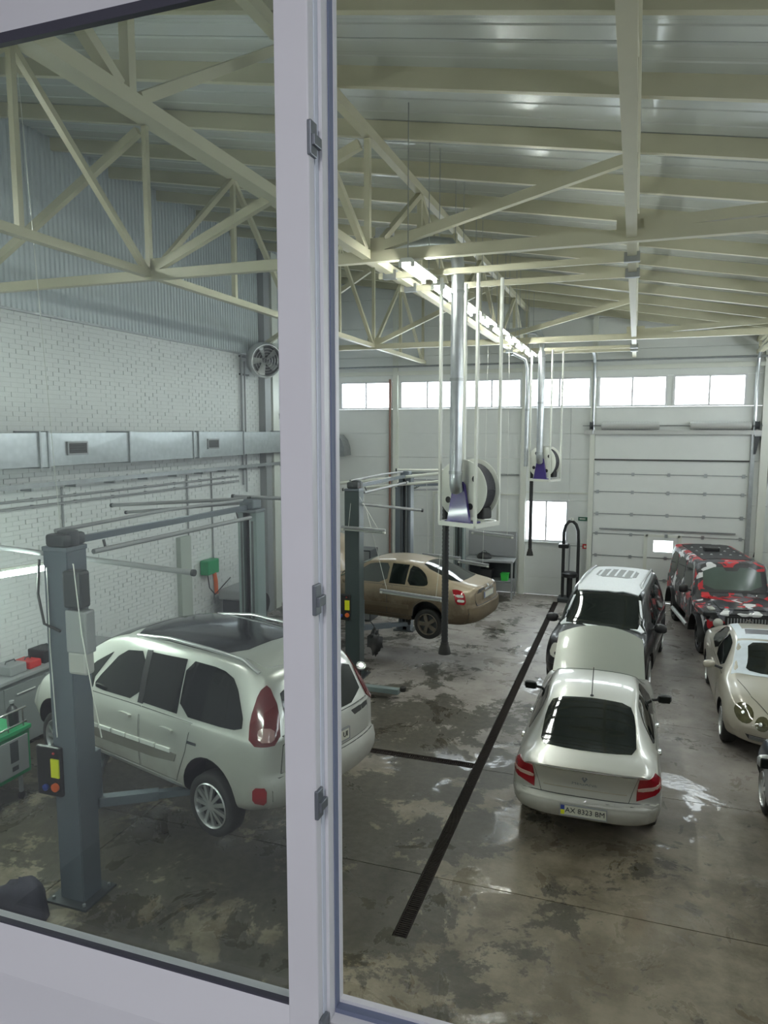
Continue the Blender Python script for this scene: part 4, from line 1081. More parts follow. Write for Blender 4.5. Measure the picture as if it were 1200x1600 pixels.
# ---------------------------------------------------------------- boxy red-camouflage four-wheel drive by the door
def make_box4x4():
    pa = camo('red_black_camouflage')
    c = Car('boxy_four_wheel_drive', 'boxy four wheel drive wrapped in red, black and white camouflage by the big door', (1.93, 20.35, 0), radians(-82), [
        (-.80, 1.93, .50, .86, 1.14, .86, .70, .05), (-.75, 1.95, .48, .88, 1.14, .87, .71, .05), (1.9, 1.95, .48, .88, 1.14, .87, .71, .05), (2.0, 1.92, .48, .88, 1.14, .87, .71, .05), (2.28, 1.27, .48, .88, 1.12, .87, .76, .05),
        (2.34, 1.20, .48, .86, 1.10, .84, .70, .04), (3.45, 1.13, .48, .84, 1.04, .80, .68, .04), (3.52, 1.08, .5, .82, 1.0, .79, .66, .04)], (0, 2.85), .38,
        (.02, 4, [(.3, 0), (2, 0.0)], .3), (.03, 4, [(.3, 0), (1.1, .01)], .3), smooth_it=1, edge=.03, lin=True)
    c.body(pa, arch=.50)
    L_ = 90
    c.patch('windscreen', 0, [(-.64, 1.33), (.64, 1.33), (.62, 1.82), (-.62, 1.82)], M_GLASSG, .006, rnd=1)
    c.patch('windscreen_frame', 0, [(-.70, 1.27), (.70, 1.27), (.70, 1.33), (-.70, 1.33)], M_BLACK, .010)
    c.patch('mirror_shade', 0, [(-.18, 1.82), (.18, 1.82), (.12, 1.74), (-.12, 1.74)], M_BLACK, .012, res=.05)
    c.patch('window_glass', L_, [(1.10, 1.25), (1.92, 1.25), (1.78, 1.78), (1.10, 1.78)], M_GLASSD, .006, rnd=1, both=True)
    c.patch('window_glass', L_, [(.22, 1.25), (.98, 1.25), (.98, 1.78), (.22, 1.78)], M_GLASSD, .006, rnd=1, both=True)
    c.patch('window_glass', L_, [(-.62, 1.25), (.08, 1.25), (.08, 1.78), (-.62, 1.78)], M_GLASSD, .006, rnd=1, both=True)
    c.patch('door', L_, [(1.05, .60), (2.08, .60), (2.08, 1.16), (1.05, 1.16)], pa, .008, both=True)
    c.patch('door', L_, [(.42, .60), (1.0, .60), (1.0, 1.16), (.16, 1.16), (.2, .95), (.42, .85)], pa, .008, both=True)
    c.patch('hood', 'top', [(2.42, -.56), (2.42, .56), (3.40, .52), (3.40, -.52)], pa, .02)
    bk = mat('matt_black_roof', (0.03, 0.03, 0.033), .6)
    c.patch('roof_skin', 'top', [(-.6, -.58), (-.6, .58), (1.55, .58), (1.72, .2), (1.6, -.25), (1.75, -.55)], bk, .01)
    for i in range(3):
        for j in range(5):
            h, nn = c.cast('top', .0 + i * .55, -.44 + j * .22)
            c.part('roof_stud', MB().lathe([(.03, 0), (.03, .015), (.015, .026), (.001, .028)], h + Vector((0, 0, .01)), (0, 0, 1), 10), M_ALLOY, smooth=50)
    h, nn = c.cast('top', .5, 0)
    c.part('roof_beacon', MB().bevbox(h.x - .09, -.26, h.z, h.x + .09, .10, h.z + .10, .02), M_BLACK)
    for sd in (-1, 1):
        for x, r0 in ((0, .5), (2.85, .5)):
            pts = [(x + .53 * cos(a), sd * .90, .38 + .53 * sin(a)) for a in [radians(d) for d in range(0, 181, 15)]]
            v = []
            for p in pts:
                d = Vector((p[0] - x, 0, p[2] - .38)).normalized()
                v += [Vector(p) + Vector((0, -sd * .12, 0)), Vector(p) + Vector((0, sd * .06, -.0)), Vector(p) + Vector((0, sd * .06, 0)) - d * .04, Vector(p) + Vector((0, -sd * .12, 0)) - d * .04]
            n = len(pts)
            c.part('wheel_flare', MB().add(v, [(i * 4 + k, i * 4 + (k + 1) % 4, i * 4 + 4 + (k + 1) % 4, i * 4 + 4 + k) for i in range(n - 1) for k in range(4)] + [(0, 1, 2, 3), tuple(4 * n - 4 + k for k in range(4))]), M_BLACK, smooth=40)
        c.part('running_board', MB().tube([(.55, sd * .96, .46), (2.25, sd * .96, .46)], .05, 10), M_ALLOY, smooth=50)
        # headlamp on the front face, indicator on the wing
        hl = MB().lathe([(.005, -.02), (.10, -.02), (.105, .02), (.09, .035), (.05, .05), (.005, .055)], (3.51, sd * .60, .86), (1, 0, 0), 20)
        c.part('headlamp', hl, M_LAMPW, smooth=50)
        c.part('indicator', MB().bevbox(3.18, sd * .70 - .07, 1.09, 3.40, sd * .70 + .07, 1.16, .03), M_LAMPW)
        c.part('wing_top', MB().bevbox(2.40, min(sd * .60, sd * .90), .98, 3.50, max(sd * .60, sd * .90), 1.10, .03), pa)
        c.part('grab_rail', MB().tube([(2.05, sd * .84, 1.16), (1.98, sd * .80, 1.45), (1.93, sd * .78, 1.78), (1.80, sd * .76, 1.88)], .02, 8), M_GREYP, smooth=50)
    g = MB()
    for i in range(14):
        y = -.40 + i * .0615
        g.box(3.52, y - .012, .80, 3.55, y + .012, .98)
    c.part('grille', g, M_GREYP)
    c.part('grille_backing', MB().box(3.50, -.46, .76, 3.525, .46, 1.02), M_BLACK)
    em = MB().tube([(3.56, .07 * cos(a), .89 + .07 * sin(a)) for a in [2 * pi * k / 20 for k in range(21)]], .009, 6, cap=False)
    for k in range(3): a = pi / 2 + 2 * pi * k / 3; em.tube([(3.56, 0, .89), (3.56, .07 * cos(a), .89 + .07 * sin(a))], .008, 6)
    c.part('emblem', em, M_CHROME, smooth=60)
    c.part('front_bumper', MB().bevbox(3.48, -.84, .48, 3.68, .84, .68, .03), M_BLACK)
    c.mirror_pair(2.0, 1.02, 1.28, M_BLACK, (.12, .22, .2))
    for x, sd in ((0, 1), (0, -1), (2.85, 1), (2.85, -1)): c.wheel(x, sd, .38, .26, (6, .09), M_BLACK)
    c.part('spare_wheel', MB().lathe([(.2, 0), (.36, 0), (.38, .06), (.38, .16), (.35, .22), (.1, .23)], (-.80, 0, 1.0), (-1, 0, 0), 28), M_BLACK, smooth=40)
make_box4x4()

# ---------------------------------------------------------------- gold saloon at the right edge
def make_gold():
    pa = paint('gold_paint', (0.47, 0.44, 0.37), (0.26, 0.22, 0.17), (0.25, 1.0), 0.5, all_over=.1, metal=.4)
    c = Car('gold_saloon', 'gold saloon with four oval headlamps and frosted windscreen at right', (2.36, 15.25, 0), radians(-90.5), [
        (-1.10, .95, .32, .80, .82, .78, .62, .04), (-.8, 1.03, .26, .87, .90, .83, .63, .05), (-.4, 1.08, .22, .89, .93, .84, .62, .06), (.05, 1.27, .20, .90, .94, .85, .56, .06), (.5, 1.40, .20, .90, .94, .85, .56, .07), (1.1, 1.435, .20, .90, .93, .85, .58, .07),
        (1.6, 1.38, .20, .90, .92, .85, .57, .07), (2.1, 1.17, .20, .90, .91, .84, .62, .07), (2.5, 1.01, .22, .90, .89, .83, .68, .06), (3.0, .94, .24, .885, .85, .80, .66, .06), (3.4, .84, .26, .85, .74, .76, .62, .06), (3.72, .66, .30, .74, .56, .70, .55, .05)],
        (0, 2.8), .32, (.2, 2.8, [(.3, .06), (.5, 0), (.95, .03)], .5), (.40, 2.3, [(.3, .06), (.45, 0), (.55, .0), (.65, .03), (.9, .1)], .7))
    c.body(pa)
    L_ = 90
    fr = mat('frost', (0.66, 0.72, 0.78), .4, var=.12, scale=12)
    c.patch('frosted_windscreen', 'top', [(1.58, -.54), (1.62, 0), (1.58, .54), (2.36, .70), (2.46, .35), (2.5, 0), (2.46, -.35), (2.36, -.70)], fr, .005)
    c.patch('windscreen', 'top', [(1.68, -.38), (1.66, 0), (1.68, .38), (2.05, .50), (2.30, .52), (2.40, .2), (2.42, -.2), (2.32, -.48), (2.1, -.42)], M_GLASSD, .010, rnd=1)
    c.patch('sunroof', 'top', [(1.05, -.36), (1.05, .36), (1.32, .38), (1.32, -.38)], mat('grey_sunroof', (0.12, 0.12, 0.14), .2), .006)
    c.patch('frost_strip', 'top', [(.4, -.54), (.4, -.40), (1.0, -.40), (1.0, .4), (1.4, .44), (1.5, .52), (1.54, 0), (1.5, -.52)], fr, .004)
    c.patch('door', L_, [(1.0, .34), (2.1, .34), (2.15, .90), (1.0, .92)], pa, .004, both=True)
    c.patch('door', L_, [(.42, .34), (.97, .34), (.97, .92), (.0, .93), (.12, .74), (.36, .6)], pa, .004, both=True)
    c.patch('window_glass', L_, [(1.02, .965), (1.98, .94), (1.58, 1.27), (1.32, 1.325), (1.02, 1.34)], M_GLASSD, .005, rnd=1, both=True)
    c.patch('window_glass', L_, [(.08, 1.0), (.98, .965), (.98, 1.34), (.50, 1.32), (.22, 1.2)], M_GLASSD, .005, rnd=1, both=True)
    c.patch('rear_glass', 'top', [(-.45, -.56), (-.50, 0), (-.45, .56), (.35, .46), (.38, 0), (.35, -.46)], M_GLASSD, .005, rnd=1)
    def oval(cx, cz, a, b, t=0):
        return [(cx + a * cos(k * pi / 8) * cos(t) - b * sin(k * pi / 8) * sin(t), cz + a * cos(k * pi / 8) * sin(t) + b * sin(k * pi / 8) * cos(t)) for k in range(16)]
    for mi in (False, True):
        h1 = c.patch('headlamp', 28, oval(-.63, .70, .17, .105, -.30), M_LAMPY, .010, res=.05, mirror=mi)
        h2 = c.patch('headlamp', 15, oval(-.36, .63, .098, .088), M_LAMPY, .010, res=.05, mirror=mi)
        for hh, ph, cx, cz in ((h1, 28, -.63, .70), (h2, 15, -.37, .63)):
            c.patch('bulb_reflector', ph, oval(cx - .01, cz, .024, .02), M_ALLOY, .016, parent=hh, res=.03, mirror=mi)
    c.patch('lower_grille', 0, [(-.55, .37), (.55, .37), (.60, .45), (-.60, .45)], M_BLACK, .006)
    for k in range(3): c.patch('grille_bar', 0, [(-.55, .382 + k * .024), (.55, .382 + k * .024), (.55, .392 + k * .024), (-.55, .392 + k * .024)], M_GREYP, .012, res=.1)
    c.patch('fog_lamp', 10, [(-.66, .38), (-.50, .38), (-.50, .45), (-.66, .45)], M_LAMPY, .01, rnd=1, res=.05, both=False)
    c.patch('grille', 0, [(-.26, .60), (.26, .60), (.30, .70), (-.30, .70)], M_GREYP, .008)
    c.patch('hood', 'top', [(2.58, -.62), (2.58, .62), (3.15, .48), (3.50, .28), (3.50, -.28), (3.15, -.48)], pa, .008)
    c.mirror_pair(1.95, 1.0, .99, pa, (.12, .20, .13))
    for x in (.2, 1.15): c.patch('door_handle', L_, [(x - .09, .82), (x + .09, .82), (x + .09, .855), (x - .09, .855)], pa, .03, rnd=1, res=.05, both=True)
    for x, sd in ((0, 1), (0, -1), (2.8, 1), (2.8, -1)): c.wheel(x, sd, .32, .21, (8, .05), M_ALLOY)
make_gold()

# ---------------------------------------------------------------- dark car cut by the right edge of the picture
def make_dark():
    pa = paint('dark_blue_paint', (0.035, 0.05, 0.075), (0.10, 0.09, 0.075), (0.2, .8), .6, metal=.4)
    c = Car('dark_blue_car', 'dark blue car cut off by the right edge, only its left flank and mirror showing', (2.64, 7.50, 0), radians(91.0), MEG, (0, 2.686), .315, MEGR, MEGF)
    c.body(pa)
    L_ = 90
    c.patch('rear_glass', 'top', [(-.50, -.58), (-.60, 0), (-.50, .58), (.1, .56), (.38, .49), (.40, 0), (.38, -.49), (.1, -.56)], M_GLASSD, .005, rnd=1)
    c.patch('windscreen', 'top', [(1.62, -.54), (1.62, .54), (2.42, .72), (2.6, 0), (2.42, -.72)], M_GLASSD, .005)
    for po in ([(.98, .34), (2.05, .34), (2.1, .93), (.98, .95)], [(.42, .34), (.95, .34), (.95, .95), (.05, .95), (.14, .74), (.36, .6)]): c.patch('door', L_, po, pa, .004, both=True)
    c.patch('window_glass', L_, [(1.0, .985), (1.95, .96), (1.55, 1.30), (1.32, 1.355), (1.0, 1.37)], M_GLASSD, .005, rnd=1, both=True)
    c.patch('window_glass', L_, [(.06, 1.02), (.16, .99), (.95, .985), (.95, 1.37), (.52, 1.345), (.25, 1.24)], M_GLASSD, .005, rnd=1, both=True)
    for mi in (False, True): c.patch('tail_lamp', 160, [(.27, .965), (.50, .975), (.60, .88), (.585, .79), (.25, .69)], M_LAMPR, .012, res=.05, mirror=mi)
    c.mirror_pair(1.95, .95, 1.0, M_ALLOY, (.12, .22, .17))
    for x, sd in ((0, 1), (0, -1), (2.686, 1), (2.686, -1)): c.wheel(x, sd, .315, .20, (7, .06), M_ALLOY)
make_dark()
# ================================================================== LIFTS
def car_pt(loc, yaw, p):
    c, s_ = cos(yaw), sin(yaw)
    return (loc[0] + c * p[0] - s_ * p[1], loc[1] + s_ * p[0] + c * p[1], loc[2] + p[2])
def channel_post(x, y, h, opn):
    """C-section column, mouth towards opn*y"""
    m = MB(); w, d, t = .145, .13, .018
    m.box(x - w, y - opn * d - t / 2, 0, x + w, y - opn * d + t / 2, h)
    for sd in (-1, 1):
        m.box(x + sd * w - t / 2, min(y - opn * d, y + opn * d), 0, x + sd * w + t / 2, max(y - opn * d, y + opn * d), h)
        m.box(min(x + sd * w, x + sd * (w - .085)), y + opn * d - t / 2, 0, max(x + sd * w, x + sd * (w - .085)), y + opn * d + t / 2, h)
        m.box(min(x + sd * (w - .085), x + sd * (w - .07)), min(y + opn * (d - .08), y + opn * d), 0, max(x + sd * (w - .085), x + sd * (w - .07)), max(y + opn * (d - .08), y + opn * d), h)
    return m
def make_lift(label, pn, pf, h, cz, arms_n, arms_f, control=True, mats=None):
    mats = mats or (M_LIFT, M_LIFTG)
    t = thing('car_lift', label, 'car lift', ((pn[0] + pf[0]) / 2, (pn[1] + pf[1]) / 2, 0), 0, 'two post car lifts')
    for (x, y), opn, arms, k in ((pn, 1, arms_n, 0), (pf, -1, arms_f, 1)):
        po = channel_post(x, y, h, opn).build('post', mats[k], t)
        MB().box(x - .26, y - .24, 0, x + .26, y + .24, .022).build('base_plate', M_LIFTD, po)
        bo = MB()
        for a in (-.2, .2):
            for b in (-.19, .19): bo.lathe([(.018, 0), (.018, .03), (.012, .035)], (x + a, y + b, .02), (0, 0, 1), 6)
        bo.build('anchor_bolt', M_GALVD, po)
        MB().box(x - .045, y + opn * .02 - .02, .1, x + .045, y + opn * .02 + .02, h - .1).build('screw_cover', M_LIFTD, po)
        MB().tube([(x + .02, y + opn * .06, .1), (x + .02, y + opn * .06, h - .05)], .022, 10).build('lift_screw', M_GALVD, po, smooth=50)
        for sx in (-.09, .09): MB().box(x + sx - .018, y + opn * .1325, .15, x + sx + .018, y + opn * .142, h - .12).build('slide_strip', M_LIFTD, po)
        MB().bevbox(x - .16, y - .15, h, x + .16, y + .15, h + .05, .01).build('top_cap', M_LIFT, po)
        ca = MB().bevbox(x - .12, min(y + opn * .05, y + opn * .26), cz - .12, x + .12, max(y + opn * .05, y + opn * .26), cz + .55, .012).build('carriage', M_LIFT, t)
        for ax, ay in arms:
            r0 = Vector((x + (.1 if ax > x else -.1), y + opn * .22, cz - .04)); r1 = Vector((ax, ay, cz - .04)); d = r1 - r0
            ar = MB(); ar.bar(r0, r0 + d * .62, .11, .10); ar.bar(r0 + d * .55, r1, .085, .075)
            ao = ar.build('lift_arm', M_LIFT, t)
            p = MB(); p.lathe([(.05, -.03), (.055, .03), (.03, .035), (.03, .05), (.06, .055), (.06, .075), (.005, .075)], r1 + Vector((0, 0, .01)), (0, 0, 1), 14)
            p.build('lift_pad', M_RUBBER, ao, smooth=40)
    x, y = pn; fx, fy = pf
    MB().bar((x, y, h + .08), (fx, fy, h + .08), .06, .07).build('crossbeam', M_LIFT, t)
    MB().tube([(x + .1, y + .3, h - .06), (fx + .1, fy - .2, h - .06)], .028, 10).build('switch_bar', M_GREYP, t, smooth=50)
    for yy in (y + .5, fy - .4): MB().bar((x + .05 + (fx - x) * .2, yy, h + .04), (x + .1, yy, h - .08), .02, .02).build('bracket', M_LIFTD, t)
    MB().tube([(x - .06, y - .05, h + .2), (x - .06, (y + fy) / 2, h + .22), (fx - .06, fy, h + .18)], .022, 8).build('hydraulic_pipe', M_GREYP, t, smooth=50)
    mo = MB(); mo.bevbox(x - .10, y - .16, h + .05, x + .14, y + .16, h + .18, .03); mo.lathe([(.03, -.02), (.10, 0), (.11, .10), (.10, .18), (.03, .2)], (x + .05, y, h + .02), (0, 0, 1), 18)
    mo.build('drive_motor', M_LIFTD, t, smooth=40)
    mo = MB().bevbox(fx - .12, fy - .15, h + .05, fx + .12, fy + .12, h + .2, .03); mo.build('drive_motor', M_LIFT, t)
    if control:
        bx = MB().bevbox(x - .34, y - .19, 1.18, x - .02, y - .135, 1.72, .02); bo = bx.build('control_box', M_BLACK, t)
        yl = y - .198
        MB().box(x - .135, yl - .006, 1.40, x - .035, yl + .01, 1.60).build('warning_label', M_YELLOW, bo)
        MB().lathe([(.03, 0), (.045, .01), (.045, .035), (.02, .04)], (x - .08, y - .19, 1.30), (0, -1, 0), 16).build('switch_knob', M_ORANGE, bo, smooth=40)
        MB().lathe([(.03, 0), (.035, .01), (.035, .03), (.02, .035)], (x - .21, y - .19, 1.28), (0, -1, 0), 16).build('switch_knob', M_BLUE, bo, smooth=40)
        MB().lathe([(.012, 0), (.014, .01), (.006, .018)], (x - .10, y - .19, 1.66), (0, -1, 0), 10).build('indicator_lamp', M_RED, bo)
    return t
EL, EY = (-3.84, 7.14, ESP_Z), radians(163.7)
OL, OY = (-3.78, 14.85, .84), radians(170.5)
def sill(L, Y, xs_, ysd): return [car_pt(L, Y, (x, ysd * .70, 0))[:2] for x in xs_]
lift1 = make_lift('grey two post car lift under the silver people carrier', (-5.50, 5.86), (-5.42, 9.55), 3.78, 1.01, sill(EL, EY, (.55, 2.2), 1), sill(EL, EY, (.55, 2.2), -1))
lift2 = make_lift('grey two post car lift under the muddy beige liftback', (-5.28, 13.42), (-5.32, 17.05), 3.80, .99, sill(OL, OY, (.5, 2.0), 1), sill(OL, OY, (.5, 2.0), -1), mats=(mat('dark_green_steel', (0.05, 0.068, 0.07), .4, var=.1), M_LIFT))
lift3 = make_lift('empty grey two post car lift by the back wall', (-6.25, 19.6), (-4.85, 20.9), 3.35, .35, [(-5.6, 20.3)], [(-5.5, 20.2)], False)
# extra fittings on the nearest post
fx = thing('transformer_box', 'pale grey electrical box with dark motor strapped to the nearest lift post', 'electrical box', (-5.32, 5.85, 2.75))
MB().bevbox(-5.32, 5.62, 2.78, -5.06, 5.76, 3.22, .02).build('housing', M_GREYP, fx)
MB().bevbox(-5.31, 5.62, 2.56, -5.08, 5.75, 2.80, .03).build('lower_cover', mat('pale_cover', (0.42, 0.42, 0.40), .5), fx)
MB().bevbox(-5.32, 5.60, 3.24, -5.10, 5.76, 3.62, .03).build('motor', M_LIFTD, fx)
MB().tube([(-5.66, 5.68, 3.7), (-5.68, 5.66, 3.35), (-5.60, 5.64, 3.05), (-5.42, 5.66, 2.98)], .014, 6).build('cable', M_BLACK, fx, smooth=50)

# pull cord and hanging cords
def cord(name, pts, label, r=.006, m=M_WHITE):
    return tag(MB().tube(pts, r, 6).build(name, m, smooth=60), label, 'cord')
cord('pull_cord', [(-5.57, 5.68, 3.62), (-5.56, 5.66, 2.8), (-5.54, 5.66, 2.1), (-5.53, 5.66, 1.85)], 'white pull cord hanging down the nearest lift post')
cord('hanging_cable', [(-5.16, 5.60, 3.7), (-5.08, 5.58, 3.0), (-4.98, 5.6, 2.3), (-4.93, 5.62, 1.95)], 'pale cable hanging in front of the people carrier, beside the nearest post')

# ---- booms and rods on top of the lifts
def rod(name, a, b, r, label, m=M_GREYP, cat='rod'):
    t = thing(name, label, cat, a)
    MB().tube([a, b], r, 10).build('tube', m, t, smooth=50)
    d = (Vector(b) - Vector(a)).normalized()
    for p in (a, b): MB().tube([Vector(p) - d * .02, Vector(p) + d * .02], r * 1.25, 10).build('end_cap', M_LIFTD, t, smooth=50)
    return t
rod('boom', (-7.92, 9.5, 3.80), (-5.45, 9.55, 3.98), .028, 'upper of two thin grey booms reaching left from the second lift post')
rod('boom', (-7.74, 9.62, 3.68), (-5.45, 9.60, 3.92), .024, 'lower of two thin grey booms reaching left from the second lift post')
rod('boom', (-7.75, 7.02, 3.52), (-4.75, 7.02, 3.37), .032, 'long grey rod crossing behind the nearest lift post')
rod('boom', (-5.75, 9.6, 4.0), (-4.1, 9.6, 3.99), .028, 'thin grey boom above the second lift post')
rod('boom', (-7.2, 16.9, 3.65), (-4.3, 16.9, 3.98), .04, 'upper pale boom over the beige liftback', M_WHITE)
rod('boom', (-6.9, 16.8, 3.52), (-3.7, 16.8, 3.86), .035, 'lower pale boom over the beige liftback', M_WHITE)
rod('boom', (-5.6, 17.1, 4.02), (-3.6, 17.6, 4.02), .03, 'short pale boom pointing right above the beige liftback', M_WHITE)
rod('boom', (-5.3, 13.4, 3.55), (-4.0, 13.9, 3.40), .03, 'grey rod beside the top of the dark middle post')

# ---- hanging tube lamps round the lifts
def tube_lamp(a, b, label, lit=None, top=None, r=.022):
    a, b = Vector(a), Vector(b); d = (b - a).normalized()
    t = thing('tube_lamp', label, 'lamp', a, 0, 'tube lamps hung round the lifts')
    h = MB(); h.bar(a + Vector((0, 0, .05)), b + Vector((0, 0, .05)), .07, .035); h.build('housing', M_WHITE if lit else M_GREYP, t)
    tu = MB().tube([a + d * .04, b - d * .04], r, 12).build('tube', lit or M_GLAZE, t, smooth=60)
    for p, s_ in ((a, 1), (b, -1)): MB().tube([p, p + d * .05 * s_], r * 1.2, 10).build('tube_holder', M_WHITE, t, smooth=50)
    if top:
        for p, q in zip((a + d * .15, b - d * .15), top): MB().tube([p + Vector((0, 0, .06)), q], .004, 5).build('hanger_wire', M_WHITE, t)
    return t
tube_lamp((-7.25, 5.85, 3.30), (-6.80, 7.40, 3.30), 'lit fluorescent tube lamp at the left edge beside the nearest lift post', M_TUBE2, ((-7.2, 6.0, 9.2), (-6.9, 7.0, 9.1)), .042)
tube_lamp((-4.83, 13.70, 1.71), (-3.50, 13.70, 1.62), 'unlit grey tube lamp hanging in front of the liftback doors', None, ((-5.2, 13.55, 3.9), (-3.15, 13.75, 7.06)))
tube_lamp((-5.45, 13.16, 3.05), (-4.53, 13.16, 3.02), 'unlit tube lamp hanging at the dark middle post', None, ((-5.3, 13.35, 3.8), (-5.25, 13.38, 3.85)))
tube_lamp((-3.75, 17.45, 2.48), (-2.72, 17.45, 2.40), 'unlit tube lamp hanging right of the larger hose reel, before the grey bench', None, ((-3.6, 17.4, 7.03), (-2.9, 17.4, 7.03)))
tube_lamp((-5.02, 17.5, 1.83), (-4.03, 17.5, 1.78), 'unlit tube lamp hanging just above the liftback roof', None, ((-4.9, 17.4, 3.8), (-4.3, 17.5, 7.05)))
tube_lamp((-4.05, 17.3, 1.76), (-3.28, 17.3, 1.68), 'unlit tube lamp hanging behind the liftback rear window', None, ((-3.9, 17.4, 7.05), (-3.4, 17.4, 7.05)))
tube_lamp((-5.2, 3.6, 3.5), (-3.9, 3.5, 3.5), 'lit tube lamp hung low beside the people carrier, outside the picture', M_TUBE2, ((-5.0, 3.6, 8.8), (-4.1, 3.5, 8.6)), .026)
# work lamp glowing on the floor
wl = thing('work_lamp', 'small glowing work lamp low beside the dark middle post', 'lamp', (-4.98, 12.95, 0))
MB().lathe([(.10, 0), (.10, .02), (.02, .03), (.015, .30), (.02, .32)], (-4.98, 12.95, 0), (0, 0, 1), 16).build('stand', M_BLACK, wl, smooth=40)
MB().lathe([(.03, -.03), (.085, .0), (.10, .05), (.095, .055)], (-4.96, 12.92, .36), (.35, -.45, .8), 18).build('reflector', M_ALLOY, wl, smooth=40)
MB().lathe([(.088, .0), (.088, .012), (.05, .02), (.005, .022)], (-4.95, 12.905, .39), (.35, -.45, .8), 18).build('lens', M_LED, wl, smooth=40)

# ================================================================== CEILING STRIP LIGHTS
def strip_light(x, y, z, label, grp):
    t = thing('strip_light', label, 'ceiling light', (x, y, z), 0, grp)
    m = MB().prism([(x - .10, z), (x + .10, z), (x + .06, z + .05), (x - .06, z + .05)], y - .52, y + .52); m.build('housing', M_WHITE, t)
    for dx in (-.075, .075):
        MB().tube([(x + dx, y - .48, z - .025), (x + dx, y + .48, z - .025)], .012, 8).build('tube', M_TUBE, t, smooth=60)
        for s_ in (-.5, .5): MB().box(x + dx - .02, y + s_ - .015, z - .05, x + dx + .02, y + s_ + .015, z + .005).build('tube_holder', M_WHITE, t)
    for s_ in (-.45, .45): MB().tube([(x, y + s_, z + .05), (x, y + s_, roof_z(x) + .21)], .006, 5).build('hanger_rod', M_GALVD, t)
ordn = ['nearest', 'second', 'third', 'fourth', 'fifth', 'sixth', 'seventh', 'eighth', 'ninth']
for i in range(8): strip_light(-2.58, 8.75 + i * 1.42, 6.93, 'twin tube ceiling light, %s in the row behind the galvanised pipe' % ordn[i], 'strip lights beside the lengthwise truss')
for i in range(3): strip_light(4.25, 9.5 + i * 3.6, 6.75, 'twin tube ceiling light over the right aisle, %s from the window' % ordn[i], 'strip lights over the right aisle')  # added out of view to brighten the hall from the right
for i in range(3): strip_light(-7.6, 2.6 + i * 1.9, 7.6, 'twin tube ceiling light over the left bay, %s from the window' % ordn[i], 'strip lights over the left bay')  # added out of view to light the near end from the left

# ================================================================== EXHAUST HOSE REELS
def exhaust_reel(px, py, pz, rz, label, hose_z, top_z, left):
    """pz: height of the drum axis"""
    t = thing('hose_reel', label, 'hose reel', (px, py, pz), rz, 'exhaust hose reels')
    L = lambda mb, n, m, **k: mb.build(n, m, t, local=True, **k)
    R = .40
    # two flanges and the wound hose between them (axis = local y)
    for y0, nm in ((-.13, 'drum_flange'), (.17, 'drum_flange')):
        m = MB().lathe([(.03, 0), (R, 0), (R + .012, .008), (R + .012, .016), (R, .024), (.03, .024)], (0, y0, 0), (0, 1, 0), 40)
        fo = L(m, nm, M_WHITE, smooth=35)
        for k in range(4):
            a = k * pi / 2 + .6
            MB().lathe([(.002, -.004), (.045, -.004), (.045, .0), (.002, .0)], (.27 * cos(a), y0 - .001, .27 * sin(a)), (0, 1, 0), 14).build('flange_hole', M_BLACK, fo, local=True)
    m = MB()
    k = 9
    for i in range(k):
        yy = -.09 + i * .03
        m.tube([(.335 * cos(2 * pi * j / 30), yy, .335 * sin(2 * pi * j / 30)) for j in range(31)], .024, 6, cap=False)
    L(m, 'wound_hose', mat('dark_ribbed_hose', (0.05, 0.05, 0.06), .6), smooth=60)
    L(MB().lathe([(.3, -.12), (.3, .17)], (0, 0, 0), (0, 1, 0), 24), 'drum_core', M_WHITE, smooth=30)
    # trapezoid bracket
    L(MB().prism([(-.19, -.44), (.19, -.44), (.09, .07), (.05, .11), (-.05, .11), (-.09, .07)], -.20, -.155), 'bracket_plate', M_VIOLET)
    L(MB().bevbox(-.22, -.215, -.455, .22, .02, -.43, .004), 'bracket_foot', M_VIOLET)
    # square frame hung on four rods
    w, y0, y1, zf = .30, -.22, .32, -.47
    f = MB()
    f.bar((-w, y0, zf), (w, y0, zf), .045, .06); f.bar((-w, y1, zf), (w, y1, zf), .045, .06); f.bar((-w, y0, zf), (-w, y1, zf), .045, .06); f.bar((w, y0, zf), (w, y1, zf), .045, .06)
    f.build('hanging_frame', M_WHITE, t, local=True)
    for a in (-w, w):
        for b in (y0, y1): L(MB().bar((a, b, zf), (a, b, top_z - pz), .035, .035), 'hanger_rod', M_WHITE)
    L(MB().bevbox(.16, .0, -.40, .28, .2, -.24, .02), 'motor', M_BLACK)
    # hose falling off the left side
    hx = -.345
    pts = [(hx + .02, .0, .12), (hx - .015, .0, 0)]; z = -.02; rads = [.05, .055]; i = 0
    while z > hose_z - pz + .16:
        pts.append((hx - .02, .0, z)); rads.append(.052 if i % 2 else .046); z -= .028; i += 1
    L(MB().tube(pts, rads, 10), 'hanging_hose', M_BLACK, smooth=60)
    zz = hose_z - pz
    L(MB().lathe([(.045, .20), (.05, .17), (.058, .165), (.058, .13), (.075, .09), (.092, .0), (.08, 0), (.04, .1)], (hx - .02, 0, zz), (0, 0, 1), 20), 'hose_nozzle', M_RUBBER, smooth=40)
    return t
exhaust_reel(-2.16, 9.72, 4.20, radians(-24), 'larger white and violet exhaust hose reel hanging in front', 1.80, 7.02, True)
exhaust_reel(-2.24, 19.25, 4.18, radians(-24), 'smaller white and violet exhaust hose reel hanging near the back window', 1.66, 7.02, True)
